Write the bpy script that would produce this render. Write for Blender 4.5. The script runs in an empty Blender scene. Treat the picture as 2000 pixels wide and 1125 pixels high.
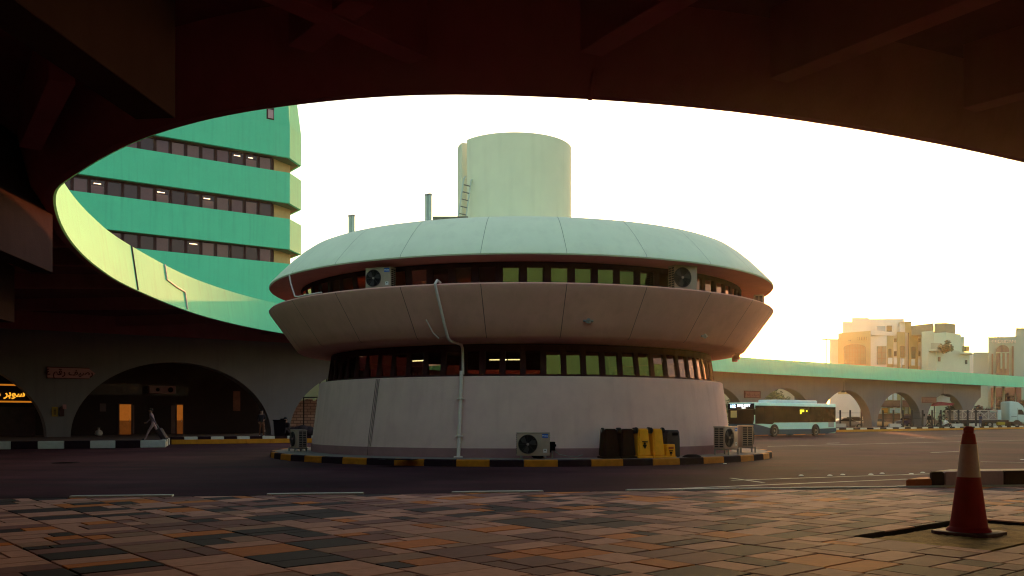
import bpy, bmesh, math, random
from mathutils import Vector, Matrix

S = bpy.context.scene
COL = S.collection
rad = math.radians
FPX, CX, HY, EYE = 1800.0, 1000.0, 818.0, 1.45   # focal length, centre, horizon (in a 2000 px wide frame), eye height

# ------------------------------------------------------------------ camera, sky, sun, exposure
cam_d = bpy.data.cameras.new("camera")
cam = bpy.data.objects.new("camera", cam_d); COL.objects.link(cam)
cam.location = (0, 0, EYE); cam.rotation_euler = (rad(90), 0, 0)
cam_d.sensor_width = 36; cam_d.lens = 36 * FPX / 2000
cam_d.shift_y = (HY - 562.5) / 2000
cam_d.clip_start = 0.05; cam_d.clip_end = 8000
S.camera = cam

SUN_AZ, SUN_EL = 14.9, 3.9
w = bpy.data.worlds.new("World"); S.world = w; w.use_nodes = True
nt = w.node_tree; bg = nt.nodes["Background"]
sky = nt.nodes.new("ShaderNodeTexSky"); sky.sky_type = 'NISHITA'; sky.sun_disc = False
sky.sun_elevation = rad(SUN_EL); sky.sun_rotation = rad(SUN_AZ)
sky.air_density = 1.0; sky.dust_density = 2.0; sky.ozone_density = 1.0
nt.links.new(sky.outputs[0], bg.inputs[0]); bg.inputs[1].default_value = 0.15

sd = bpy.data.lights.new("sun", 'SUN'); sun = bpy.data.objects.new("sun", sd); COL.objects.link(sun)
sd.energy = 2.0; sd.angle = rad(0.5); sd.color = (0.70, 0.22, 0.065)
SUNV = Vector((math.sin(rad(SUN_AZ)) * math.cos(rad(SUN_EL)), math.cos(rad(SUN_AZ)) * math.cos(rad(SUN_EL)), math.sin(rad(SUN_EL))))
sun.rotation_euler = (-SUNV).to_track_quat('-Z', 'Y').to_euler()
sun.location = (40, 60, 60)

S.view_settings.view_transform = 'Standard'; S.view_settings.look = 'None'
S.view_settings.exposure = 2.2; S.view_settings.gamma = 1.0
S.render.engine = 'CYCLES'
S.cycles.use_denoising = True; S.cycles.pixel_filter_type = 'BLACKMAN_HARRIS'; S.cycles.filter_width = 1.15
S.cycles.max_bounces = 8; S.cycles.diffuse_bounces = 4; S.cycles.glossy_bounces = 4
S.cycles.transparent_max_bounces = 12; S.cycles.sample_clamp_indirect = 6
random.seed(7)

# ------------------------------------------------------------------ helpers: points
def at(px, d): return (px - CX) / FPX * d
def zz(py, d): return EYE + (HY - py) / FPX * d
def gd(py, z=0.0): return FPX * (EYE - z) / (py - HY)

# ------------------------------------------------------------------ helpers: materials
MATS = {}
def mat(name, col, rough=0.75, var=0.12, scale=2.0, bump=0.0, bscale=60, metal=0.0, spec=0.15, stain=0.0, emit=None, estr=0.0):
    if name in MATS: return MATS[name]
    m = bpy.data.materials.new(name); m.use_nodes = True; n = m.node_tree.nodes; l = m.node_tree.links
    b = n["Principled BSDF"]; b.inputs["Roughness"].default_value = rough; b.inputs["Metallic"].default_value = metal
    b.inputs["Specular IOR Level"].default_value = spec
    tc = n.new("ShaderNodeTexCoord")
    nz = n.new("ShaderNodeTexNoise"); nz.inputs["Scale"].default_value = scale; nz.inputs["Detail"].default_value = 6; nz.inputs["Roughness"].default_value = 0.65
    l.new(tc.outputs["Object"], nz.inputs["Vector"])
    rp = n.new("ShaderNodeValToRGB")
    rp.color_ramp.elements[0].position = 0.25; rp.color_ramp.elements[1].position = 0.75
    rp.color_ramp.elements[0].color = (*[c * (1 - var) for c in col], 1); rp.color_ramp.elements[1].color = (*[min(1, c * (1 + var)) for c in col], 1)
    l.new(nz.outputs["Fac"], rp.inputs["Fac"]); out = rp.outputs["Color"]
    if stain > 0:      # vertical rain streaks of dirt on weathered walls
        mp = n.new("ShaderNodeMapping"); mp.inputs["Scale"].default_value = (2.2, 2.2, 0.12); l.new(tc.outputs["Object"], mp.inputs["Vector"])
        n2 = n.new("ShaderNodeTexNoise"); n2.inputs["Scale"].default_value = 1.6; n2.inputs["Detail"].default_value = 7; l.new(mp.outputs[0], n2.inputs["Vector"])
        r2 = n.new("ShaderNodeValToRGB"); r2.color_ramp.elements[0].position = 0.5; r2.color_ramp.elements[1].position = 0.78
        r2.color_ramp.elements[0].color = (0, 0, 0, 1); r2.color_ramp.elements[1].color = (stain, stain, stain, 1); l.new(n2.outputs["Fac"], r2.inputs["Fac"])
        mx = n.new("ShaderNodeMix"); mx.data_type = 'RGBA'; l.new(r2.outputs["Color"], mx.inputs["Factor"]); l.new(out, mx.inputs["A"])
        mx.inputs["B"].default_value = (col[0] * .45, col[1] * .42, col[2] * .4, 1); out = mx.outputs["Result"]
    l.new(out, b.inputs["Base Color"])
    if bump > 0:
        n3 = n.new("ShaderNodeTexNoise"); n3.inputs["Scale"].default_value = bscale; n3.inputs["Detail"].default_value = 5; l.new(tc.outputs["Object"], n3.inputs["Vector"])
        bp = n.new("ShaderNodeBump"); bp.inputs["Strength"].default_value = bump; bp.inputs["Distance"].default_value = 0.02
        l.new(n3.outputs["Fac"], bp.inputs["Height"]); l.new(bp.outputs[0], b.inputs["Normal"])
    if emit:
        b.inputs["Emission Color"].default_value = (*emit, 1); b.inputs["Emission Strength"].default_value = estr
    MATS[name] = m; return m

def glass(name, tint, trans, f0=0.12, rough=0.01, refl=None):
    m = bpy.data.materials.new(name); m.use_nodes = True; n = m.node_tree.nodes; l = m.node_tree.links
    n.remove(n["Principled BSDF"]); o = n["Material Output"]
    tr = n.new("ShaderNodeBsdfTransparent"); tr.inputs[0].default_value = (*[t * trans for t in tint], 1)
    gl = n.new("ShaderNodeBsdfGlossy"); gl.inputs["Roughness"].default_value = rough; gl.inputs["Color"].default_value = (*(refl or tint), 1)
    fr = n.new("ShaderNodeFresnel"); fr.inputs[0].default_value = (1 + math.sqrt(f0)) / (1 - math.sqrt(f0))
    mx = n.new("ShaderNodeMixShader"); l.new(fr.outputs[0], mx.inputs[0]); l.new(tr.outputs[0], mx.inputs[1]); l.new(gl.outputs[0], mx.inputs[2])
    l.new(mx.outputs[0], o.inputs[0]); MATS[name] = m; return m

def attr_mat(name, rough, bump, bscale, var=0.25, scale=8, spec=0.4):
    m = mat(name, (0.5, 0.5, 0.5), rough, var, scale, bump, bscale, spec=spec)
    n = m.node_tree.nodes; l = m.node_tree.links; b = n["Principled BSDF"]
    src = b.inputs["Base Color"].links[0].from_socket
    a = n.new("ShaderNodeAttribute"); a.attribute_name = "tint"
    mx = n.new("ShaderNodeMix"); mx.data_type = 'RGBA'; mx.blend_type = 'MULTIPLY'; mx.inputs["Factor"].default_value = 1
    sc = n.new("ShaderNodeMix"); sc.data_type = 'RGBA'; sc.blend_type = 'ADD'; sc.inputs["Factor"].default_value = 1
    l.new(src, sc.inputs["A"]); sc.inputs["B"].default_value = (0.5, 0.5, 0.5, 1)
    l.new(sc.outputs["Result"], mx.inputs["A"]); l.new(a.outputs["Color"], mx.inputs["B"]); l.new(mx.outputs["Result"], b.inputs["Base Color"])
    return m

# ------------------------------------------------------------------ helpers: meshes
class MB:
    def __init__(s): s.v = []; s.f = []; s.m = []
    def add(s, vs, fs, mi=0):
        o = len(s.v); s.v += [tuple(v) for v in vs]
        for f in fs: s.f.append([i + o for i in f]); s.m.append(mi)
        return s
    def box(s, x0, x1, y0, y1, z0, z1, mi=0, M=None):
        vs = [Vector((x, y, z)) for z in (z0, z1) for y in (y0, y1) for x in (x0, x1)]
        if M is not None: vs = [M @ v for v in vs]
        return s.add(vs, [(0, 2, 3, 1), (4, 5, 7, 6), (0, 1, 5, 4), (2, 6, 7, 3), (0, 4, 6, 2), (1, 3, 7, 5)], mi)
    def bbox(s, x0, x1, y0, y1, z0, z1, b=0.02, mi=0, seg=2, M=None):       # bevelled box
        bm = bmesh.new(); bmesh.ops.create_cube(bm, size=1)
        for v in bm.verts: v.co = Vector(((x0 + x1) / 2 + v.co.x * (x1 - x0), (y0 + y1) / 2 + v.co.y * (y1 - y0), (z0 + z1) / 2 + v.co.z * (z1 - z0)))
        bmesh.ops.bevel(bm, geom=list(bm.edges), offset=b, segments=seg, affect='EDGES', profile=0.5)
        return s.bm(bm, mi, M)
    def bm(s, bm, mi=0, M=None):
        bm.verts.index_update()
        vs = [(M @ v.co) if M is not None else v.co.copy() for v in bm.verts]
        s.add(vs, [[v.index for v in f.verts] for f in bm.faces], mi); bm.free(); return s
    def prism(s, poly, fn, a, b, mi=0, bev=0.0):     # poly: 2-D outline, fn(u, v, t) -> point, t from a to b
        n = len(poly)
        if bev > 0:
            bm = bmesh.new(); A = [bm.verts.new(fn(u, v, a)) for u, v in poly]; B = [bm.verts.new(fn(u, v, b)) for u, v in poly]
            bm.faces.new(A); bm.faces.new(B[::-1])
            for i in range(n): bm.faces.new((A[i], B[i], B[(i + 1) % n], A[(i + 1) % n]))
            bmesh.ops.recalc_face_normals(bm, faces=bm.faces)
            es = [e for e in bm.edges if e.calc_face_angle(0) > 0.5]
            bmesh.ops.bevel(bm, geom=es, offset=bev, segments=2, affect='EDGES', profile=0.5)
            return s.bm(bm, mi)
        vs = [fn(u, v, a) for u, v in poly] + [fn(u, v, b) for u, v in poly]
        fs = [list(range(n))[::-1], list(range(n, 2 * n))] + [(i, (i + 1) % n, n + (i + 1) % n, n + i) for i in range(n)]
        return s.add(vs, fs, mi)
    def lathe(s, prof, n=96, a0=0.0, a1=360.0, mi=0, c=(0, 0, 0), close=False):
        full = abs(a1 - a0 - 360) < 1e-6; k = n if full else n + 1; m = len(prof)
        vs = []
        for i in range(k):
            a = rad(a0 + (a1 - a0) * i / n)
            for r, z in prof: vs.append((c[0] + r * math.sin(a), c[1] - r * math.cos(a), c[2] + z))
        fs = []
        for i in range(n):
            j = (i + 1) % k
            for q in range(m if close else m - 1):
                p = (q + 1) % m
                fs.append((i * m + q, j * m + q, j * m + p, i * m + p))
        s.add(vs, fs, mi)
        if not full and close: s.add(vs[:m], [list(range(m))], mi); s.add(vs[-m:], [list(range(m))[::-1]], mi)
        return s
    def tube(s, pts, r, n=8, mi=0, caps=True):
        pts = [Vector(p) for p in pts]; vs = []; up0 = None
        for i, p in enumerate(pts):
            t = ((pts[min(i + 1, len(pts) - 1)] - p).normalized() + (p - pts[max(i - 1, 0)]).normalized())
            t = t.normalized() if t.length > 1e-6 else Vector((0, 0, 1))
            a = Vector((0, 0, 1)) if abs(t.z) < 0.95 else Vector((1, 0, 0))
            if up0 is not None: a = up0
            x = t.cross(a); x = x.normalized() if x.length > 1e-6 else t.orthogonal().normalized(); y = x.cross(t).normalized(); up0 = y
            rr = r[i] if isinstance(r, (list, tuple)) else r
            vs += [p + x * rr * math.cos(2 * math.pi * k / n) + y * rr * math.sin(2 * math.pi * k / n) for k in range(n)]
        fs = [(i * n + k, i * n + (k + 1) % n, (i + 1) * n + (k + 1) % n, (i + 1) * n + k) for i in range(len(pts) - 1) for k in range(n)]
        if caps: fs += [list(range(n))[::-1], list(range((len(pts) - 1) * n, len(pts) * n))]
        return s.add(vs, fs, mi)
    def disc(s, c, r, axis, n=32, mi=0, h=0.01):      # short cylinder, axis 'x','y','z'
        pts = [(r * math.cos(2 * math.pi * k / n), r * math.sin(2 * math.pi * k / n)) for k in range(n)]
        f = {'y': lambda u, v, t: (c[0] + u, c[1] + t, c[2] + v), 'x': lambda u, v, t: (c[0] + t, c[1] + u, c[2] + v), 'z': lambda u, v, t: (c[0] + u, c[1] + v, c[2] + t)}[axis]
        return s.prism(pts, f, -h / 2, h / 2, mi)
    def build(s, name, mats, parent=None, smooth=None, kind=None):
        me = bpy.data.meshes.new(name); me.from_pydata([tuple(v) for v in s.v], [], s.f)
        if not isinstance(mats, (list, tuple)): mats = [mats]
        for m in mats: me.materials.append(m)
        me.polygons.foreach_set("material_index", s.m)
        b = bmesh.new(); b.from_mesh(me); bmesh.ops.recalc_face_normals(b, faces=b.faces); b.to_mesh(me); b.free()
        if smooth is not None:
            me.polygons.foreach_set("use_smooth", [True] * len(me.polygons)); me.set_sharp_from_angle(angle=rad(smooth))
        me.update()
        o = bpy.data.objects.new(name, me); COL.objects.link(o)
        if parent: o.parent = parent
        if kind: o["kind"] = kind
        return o

def tag(o, label, cat, group=None, kind=None):
    o["label"] = label; o["category"] = cat
    if group: o["group"] = group
    if kind: o["kind"] = kind
    return o
def thing(name, label, cat, loc=(0, 0, 0), rz=0.0, group=None):
    o = bpy.data.objects.new(name, None); COL.objects.link(o); o.location = loc; o.rotation_euler = (0, 0, rz)
    o.empty_display_size = 0.2
    return tag(o, label, cat, group)
def dup(root, loc, rz, label, group=None):
    r = root.copy(); COL.objects.link(r); r.location = loc; r.rotation_euler = (0, 0, rz); r["label"] = label
    if group: r["group"] = group
    for ch in list(root.children):
        c = ch.copy(); COL.objects.link(c); c.parent = r
        for g in list(ch.children):
            d = g.copy(); COL.objects.link(d); d.parent = c
    return r
def text(body, name, size, m, parent, M, depth=0.01, align='CENTER', bold=0.0):
    c = bpy.data.curves.new("lettering", 'FONT'); c.body = body; c.size = size; c.extrude = depth; c.align_x = align; c.align_y = 'CENTER'; c.offset = bold
    t = bpy.data.objects.new("lettering_source", c); COL.objects.link(t)
    dg = bpy.context.evaluated_depsgraph_get(); me = bpy.data.meshes.new_from_object(t.evaluated_get(dg))
    bpy.data.objects.remove(t); bpy.data.curves.remove(c)
    me.transform(M); me.materials.clear(); me.materials.append(m); me.name = name
    o = bpy.data.objects.new(name, me); COL.objects.link(o)
    if parent: o.parent = parent
    return o
# lettering standing upright, facing -Y
def upright(x, y, z, rz=0.0): return Matrix.Translation((x, y, z)) @ Matrix.Rotation(rz, 4, 'Z') @ Matrix.Rotation(rad(90), 4, 'X')

# ------------------------------------------------------------------ palette
TEAL = mat("teal_paint", (0.12, 0.66, 0.38), 0.7, 0.06, 0.6, 0.15, 30, stain=0.22)
ROOFW = mat("mint_white_paint", (0.73, 0.73, 0.53), 0.65, 0.06, 0.8, 0.12, 40, stain=0.13)
BASEW = mat("wall_render", (0.62, 0.375, 0.345), 0.85, 0.10, 0.9, 0.35, 45, stain=0.17)
PARAP = mat("taupe_concrete", (0.64, 0.290, 0.235), 0.85, 0.09, 1.2, 0.25, 50, stain=0.16)
PLINTH = mat("plinth_paint", (0.27, 0.13, 0.135), 0.85, 0.15, 2, 0.3, 40)
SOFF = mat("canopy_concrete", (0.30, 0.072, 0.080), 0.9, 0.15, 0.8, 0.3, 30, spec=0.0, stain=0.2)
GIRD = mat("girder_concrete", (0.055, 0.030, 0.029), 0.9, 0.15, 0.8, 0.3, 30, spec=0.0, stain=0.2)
ARCW = mat("arcade_render", (0.165, 0.135, 0.135), 0.9, 0.08, 0.6, 0.25, 40, stain=0.2)
SEAM = mat("joint_sealant", (0.05, 0.045, 0.045), 0.9)
WFRAME = mat("dark_window_frame", (0.035, 0.008, 0.010), 0.8, spec=.1)
PANE = glass("tinted_pane", (0.85, 0.8, 0.6), 0.20, 0.135, refl=(1.0, 0.49, 0.38))
TPANE = glass("tower_pane", (0.9, 0.72, 0.74), 0.72, 0.05)
DARKIN = mat("dark_interior", (0.03, 0.018, 0.016), 0.9)
WHITE = mat("white_paint", (0.72, 0.74, 0.68), 0.6, 0.1, 6, 0.15, 80)
KWHITE = mat("kerb_white", (0.52, 0.52, 0.44), 0.7, 0.14, 5, 0.4, 60)
KBLACK = mat("kerb_black", (0.022, 0.010, 0.014), 0.8, 0.3, 5, 0.4, 60, spec=.02)
KYEL = mat("kerb_yellow", (0.40, 0.12, 0.005), 0.7, 0.28, 5, 0.4, 60, stain=0.3)
BLACKP = mat("black_plastic", (0.006, 0.0035, 0.005), 0.75, 0.2, 8, 0.1, 80, spec=.02)
YELP = mat("yellow_plastic", (0.78, 0.27, 0.006), 0.5, 0.14, 5, 0.08, 60)
CASING = mat("ac_casing", (0.33, 0.225, 0.18), 0.45, 0.1, 4, 0.05, 60, stain=0.15)
METAL = mat("dull_metal", (0.25, 0.23, 0.22), 0.45, 0.2, 8, metal=0.6)
RUBBER = mat("rubber", (0.018, 0.014, 0.014), 0.85)
LAMPON = mat("fluorescent_lamp", (0.9, 0.85, 0.6), emit=(1.0, 0.86, 0.45), estr=1.6)
BLUEB = mat("blue_badge", (0.02, 0.09, 0.42), 0.5)
PWHITE = mat("pipe_white", (0.62, 0.48, 0.44), 0.55, 0.12, 8)
SKIN = mat("skin", (0.24, 0.12, 0.08), 0.6)
HAIR = mat("hair", (0.012, 0.009, 0.009), 0.7)

# ------------------------------------------------------------------ the ground, the road and its paint
g = MB(); g.add([(-2500, -800, -.03), (2500, -800, -.03), (2500, 4000, -.03), (-2500, 4000, -.03)], [(0, 1, 2, 3)])
g.build("ground", mat("sandy_ground", (0.20, 0.13, 0.10), 0.95, 0.2, 0.05), kind="structure")

def road_material():
    m = mat("asphalt", (0.056, 0.022, 0.029), 0.9, 0.35, 0.35, 0.45, 220, spec=0.03)
    n = m.node_tree.nodes; l = m.node_tree.links; b = n["Principled BSDF"]
    tc = n.new("ShaderNodeTexCoord"); mp = n.new("ShaderNodeMapping"); mp.inputs["Scale"].default_value = (0.06, 0.9, 1); mp.inputs["Rotation"].default_value = (0, 0, rad(8))
    nz = n.new("ShaderNodeTexNoise"); nz.inputs["Scale"].default_value = 1.2; nz.inputs["Detail"].default_value = 8
    l.new(tc.outputs["Object"], mp.inputs[0]); l.new(mp.outputs[0], nz.inputs["Vector"])
    mr = n.new("ShaderNodeMapRange"); mr.inputs["From Min"].default_value = 0.3; mr.inputs["From Max"].default_value = 0.7
    mr.inputs["To Min"].default_value = 0.72; mr.inputs["To Max"].default_value = 0.95; l.new(nz.outputs["Fac"], mr.inputs["Value"]); l.new(mr.outputs[0], b.inputs["Roughness"])
    src = b.inputs["Base Color"].links[0].from_socket      # polished wheel tracks and oil-darkened streaks
    r2 = n.new("ShaderNodeValToRGB"); r2.color_ramp.elements[0].position = 0.35; r2.color_ramp.elements[1].position = 0.7
    r2.color_ramp.elements[0].color = (0.62, 0.60, 0.62, 1); r2.color_ramp.elements[1].color = (1.25, 1.22, 1.2, 1); l.new(nz.outputs["Fac"], r2.inputs["Fac"])
    mx = n.new("ShaderNodeMix"); mx.data_type = 'RGBA'; mx.blend_type = 'MULTIPLY'; mx.inputs["Factor"].default_value = 1
    l.new(src, mx.inputs["A"]); l.new(r2.outputs["Color"], mx.inputs["B"]); l.new(mx.outputs["Result"], b.inputs["Base Color"])
    vo = n.new("ShaderNodeTexNoise"); vo.inputs["Scale"].default_value = 0.11; vo.inputs["Detail"].default_value = 3; l.new(tc.outputs["Object"], vo.inputs["Vector"])
    r3 = n.new("ShaderNodeValToRGB"); r3.color_ramp.elements[0].position = 0.42; r3.color_ramp.elements[1].position = 0.58
    r3.color_ramp.elements[0].color = (.72, .70, .74, 1); r3.color_ramp.elements[1].color = (1.3, 1.28, 1.22, 1); l.new(vo.outputs["Fac"], r3.inputs["Fac"])
    m2 = n.new("ShaderNodeMix"); m2.data_type = 'RGBA'; m2.blend_type = 'MULTIPLY'; m2.inputs["Factor"].default_value = 1
    l.new(mx.outputs["Result"], m2.inputs["A"]); l.new(r3.outputs["Color"], m2.inputs["B"]); l.new(m2.outputs["Result"], b.inputs["Base Color"])
    return m
ASPH = road_material()
g = MB(); g.add([(-160, -60, 0), (260, -60, 0), (260, 300, 0), (-160, 300, 0)], [(0, 1, 2, 3)])
g.build("road", ASPH, kind="structure")

PAINT = mat("road_paint", (0.50, 0.50, 0.42), 0.7, 0.35, 3, 0.2, 60, stain=0.4)
mk = MB()
def line(p0, p1, wd=0.12, z=0.005):        # painted line between two (px, py) points of the road, given as pixels on the ground
    a = Vector((at(p0[0], gd(p0[1])), gd(p0[1]), z)); b = Vector((at(p1[0], gd(p1[1])), gd(p1[1]), z))
    t = (b - a).normalized(); q = Vector((-t.y, t.x, 0)) * wd / 2
    n_ = max(1, int((b - a).length / 1.5)); 
    for i in range(n_):
        c, d = a + (b - a) * i / n_, a + (b - a) * (i + 1) / n_
        mk.add([c - q, d - q, d + q, c + q], [(0, 1, 2, 3)])
line((1260, 957), (1772, 936), 0.12); line((1428, 938.5), (1990, 920), 0.1); line((1427, 934), (1492, 943), 0.1)
line((1500, 872), (2300, 852), 0.16); line((1818, 884), (1885, 881.5), 0.15); line((1915, 902), (2050, 904), 0.12)
line((1615, 866), (1640, 865), 0.14); line((1770, 856), (1806, 854.6), 0.16); line((1840, 852), (1880, 851), 0.16)
mk.build("road_marking", PAINT, kind="structure")

STUDM = mat("road_stud_ceramic", (0.75, 0.75, 0.68), 0.4, 0.15, 8)
sb = MB().lathe([(0.0, .022), (.03, .021), (.055, .012), (.065, 0.0)], 16)
st0 = None
for i, (px, py) in enumerate([(1565, 929), (1621, 929), (1646, 927.5), (1701, 927), (1723, 925), (1780, 926), (1802, 923.5), (1996, 898), (1416, 906)]):
    d = gd(py)
    if st0 is None: o = st0 = sb.build("road_stud", STUDM, smooth=40)
    else: o = st0.copy(); COL.objects.link(o)
    o.location = (at(px, d), d, 0.003)
    tag(o, "small white domed stud on the asphalt along the painted lane line" if i < 8 else "white stud lying by the yellow and black kerb near two air conditioners", "road stud", "white studs along the lane lines" if i < 8 else None)

# ------------------------------------------------------------------ foreground paving of coloured slabs, laid on the diagonal
PZ = 0.20
UA = Vector((-math.sin(rad(40)), math.cos(rad(40)), 0)); VB = Vector((math.cos(rad(40)), math.sin(rad(40)), 0))
def edge_y(x): return 15.62 + 0.150 * x
def clip(poly):       # keep the part of a slab on this side of the kerb
    out = []
    for i in range(len(poly)):
        a, b = poly[i], poly[(i + 1) % len(poly)]
        fa, fb = edge_y(a.x) - a.y, edge_y(b.x) - b.y
        if fa >= 0: out.append(a)
        if (fa >= 0) != (fb >= 0): out.append(a + (b - a) * fa / (fa - fb))
    return out
pL = Vector((at(1697, gd(1042, PZ)), gd(1042, PZ), 0))
PU1 = pL.dot(UA); PU0 = PU1 - 1.42
CW = 0.70
PV0 = round(pL.dot(VB) / CW) * CW; PV1 = PV0 + 2.8
pv = MB(); tints = []
TINT = [((0.47, 0.235, 0.170), .34), ((0.20, 0.080, 0.068), .27), ((0.024, 0.009, 0.012), .21), ((0.50, 0.145, 0.020), .105), ((0.29, 0.15, 0.10), .075)]
def pick():
    r = random.random()
    for c, p in TINT:
        if r < p: break
        r -= p
    k = random.uniform(.86, 1.12); return (c[0] * k, c[1] * k, c[2] * k, 1)
def slab(u0, u1, v0, v1, c):
    gp = 0.011
    u0 += gp; u1 -= gp; v0 += gp; v1 -= gp
    if u1 - u0 < 0.02: return
    q = clip([UA * u0 + VB * v0, UA * u0 + VB * v1, UA * u1 + VB * v1, UA * u1 + VB * v0])
    if len(q) < 3: return
    n = len(q); z = PZ + random.uniform(-.0025, .0025); tx, ty = random.uniform(-.003, .003), random.uniform(-.003, .003)
    cen = sum(q, Vector()) / n
    top = [Vector((cen.x + (p.x - cen.x) * .985, cen.y + (p.y - cen.y) * .985, z + (p.x - cen.x) * tx + (p.y - cen.y) * ty)) for p in q]
    mid = [Vector((p.x, p.y, PZ - .006)) for p in q]; bot = [Vector((p.x, p.y, PZ - .055)) for p in q]
    fs = [list(range(n))] + [(i, n + i, n + (i + 1) % n, (i + 1) % n) for i in range(n)] + [(n + i, 2 * n + i, 2 * n + (i + 1) % n, n + (i + 1) % n) for i in range(n)]
    pv.add(top + mid + bot, fs); tints.extend([c] * len(fs))
vk = -33
while vk < 44:
    v0 = vk * CW; vk += 1
    u = -14.0 + random.uniform(0, .3)
    while u < 22:
        L = random.choice((.23, .35, .35, .47, .47, .58, .35))
        cen = UA * (u + L / 2) + VB * (v0 + CW / 2)
        if -13 < cen.x < 19 and 1.0 < cen.y < edge_y(cen.x) + .6:
            segs = [(u, u + L)]
            if PV0 - .01 < v0 + CW / 2 < PV1:
                segs = [x for x in ((u, min(u + L, PU0)), (max(u, PU1), u + L)) if x[1] - x[0] > .02]
            for a, b in segs:
                if L >= .2 and random.random() < .45:
                    s_ = random.choice((.23, .35, .35, .47)); slab(a, b, v0, v0 + s_, pick()); slab(a, b, v0 + s_, v0 + CW, pick())
                else: slab(a, b, v0, v0 + CW, pick())
        u += L
PAVM = attr_mat("paving_slab", 0.75, 0.30, 90, 0.32, 9, 0.12)
po = pv.build("pavement", PAVM, kind="structure")
ca = po.data.attributes.new("tint", 'FLOAT_COLOR', 'FACE')
ca.data.foreach_set("color", [x for c in tints for x in c])
# the mortar bed below the slabs, left open at the pit
bed = MB()
def bedrect(u0, u1, v0, v1):
    q = clip([UA * u0 + VB * v0, UA * u0 + VB * v1, UA * u1 + VB * v1, UA * u1 + VB * v0])
    if len(q) >= 3: bed.prism([(p.x, p.y) for p in q], lambda a, b, t: (a, b, t), 0.01, PZ - .016)
bedrect(-20, PU0 - .002, -24, 28); bedrect(PU1 + .002, 24, -24, 28); bedrect(PU0 - .002, PU1 + .002, -24, PV0 - .002); bedrect(PU0 - .002, PU1 + .002, PV1 + .002, 28)
bed.build("pavement_bed", mat("mortar_bed", (0.016, 0.010, 0.010), 0.95, 0.3, 10), kind="structure")
pit = MB(); ins = .07; nu, nv = 28, 40; vs = []
for i in range(nu + 1):
    for j in range(nv + 1):
        ed = i in (0, nu) or j in (0, nv)
        p = UA * (PU0 + ins + (PU1 - PU0 - 2 * ins) * i / nu) + VB * (PV0 + ins + (PV1 - PV0 - 2 * ins) * j / nv); vs.append((p.x, p.y, 0.01 if ed else PZ - .040 + random.uniform(0, .012)))
pit.add(vs, [(i * (nv + 1) + j, (i + 1) * (nv + 1) + j, (i + 1) * (nv + 1) + j + 1, i * (nv + 1) + j + 1) for i in range(nu) for j in range(nv)])
PITM = mat("pit_sand", (0.30, 0.19, 0.06), 0.85, 0.75, 4, 1.0, 40, spec=.06)
pit.build("pit_floor", PITM, smooth=60, kind="structure")

# kerb stones along the paving edge, painted in turn white and black
for nm, m_, pred in (("kerb", KWHITE, 0), ("kerb", KBLACK, 1)):
    kb = MB(); x = -13.0; i = 0
    while x < 15.5:
        L = 1.55 if i % 2 == 0 else 1.45
        if x > 1.6: L = 1.0
        white = (i % 2 == 0) or x > 1.4
        if white == (pred == 0):
            a, b = Vector((x, edge_y(x) + .006, 0)), Vector((x + L - .012, edge_y(x + L - .012) + .006, 0)); t = (b - a).normalized(); q = Vector((-t.y, t.x, 0)) * .15
            if q.y < 0: q = -q
            j = random.uniform(0, .006)
            kb.prism([(0.0, 0.002), (0.0, PZ + j + (.014 if white else -.01)), (.08, PZ + j + (.024 if white else -.004)), (.93, PZ + j + (.024 if white else -.004)), (1.0, PZ - .02), (1.0, 0.002)], lambda u, v, tt: tuple((a if tt == 0 else b) + q * u + Vector((0, 0, v))), 0, 1)
        x += L; i += 1
    kb.build(nm, m_, kind="structure")

# raised kerb island at the end of the paving (low orange nose, then black and white blocks)
def iso(px, d): return Vector((at(px, d), d, 0))
p0, p1 = iso(1770, 16.75), iso(1820, 16.85)
kb = MB(); kb.add([], []); A0, A1 = p0 + Vector((0, .02, 0)), p1 + Vector((0, .02, 0))
def block(mb, a, b, back, z0, z1):
    mb.bm(_block(a, b, back, z0, z1))
def _block(a, b, back, z0, z1):
    bm = bmesh.new(); vs = [bm.verts.new(v + Vector((0, 0, z))) for z in (z0, z1) for v in (a, b, b + back, a + back)]
    for f in ((3, 2, 1, 0), (4, 5, 6, 7), (0, 1, 5, 4), (1, 2, 6, 5), (2, 3, 7, 6), (3, 0, 4, 7)): bm.faces.new([vs[i] for i in f])
    bmesh.ops.bevel(bm, geom=list(bm.edges), offset=.02, segments=2, affect='EDGES'); return bm
bk = Vector((.78, .85, 0))
block(kb, A0, A1, Vector((.5, .6, 0)), .004, PZ + .15); kb.build("kerb_nose", mat("kerb_orange", (0.42, 0.10, 0.02), 0.7, 0.3, 5, 0.4, 60, stain=.3), kind="structure")
dirk = Vector((.985, .17, 0)); cur = p1 + Vector((.01, .02, 0)); i = 0
kbs = {0: MB(), 1: MB()}
for L in (.26, 1.22, .5, 1.2, .5, 1.2, .5):
    nx = cur + dirk * L; block(kbs[0 if L < .6 else 1], cur, nx - dirk * .008, Vector((.03, .16, 0)), .004, PZ + .28)
    cur = nx
kbs[0].build("raised_kerb", KBLACK, kind="structure"); kbs[1].build("raised_kerb", mat("kerb_white_shaded", (.42, .31, .33), .8, .15, 5, .4, 60), kind="structure")  # white kerb paint with its shade put into the colour
fl = MB(); s_ = p1 + Vector((.04, .19, 0))
block(fl, s_, s_ + dirk * 5.3, bk, .004, PZ + .27); fl.build("kerb_island", mat("kerb_top_cement", (0.42, 0.33, 0.22), 0.85, 0.2, 4, 0.4, 50), kind="structure")

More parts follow.
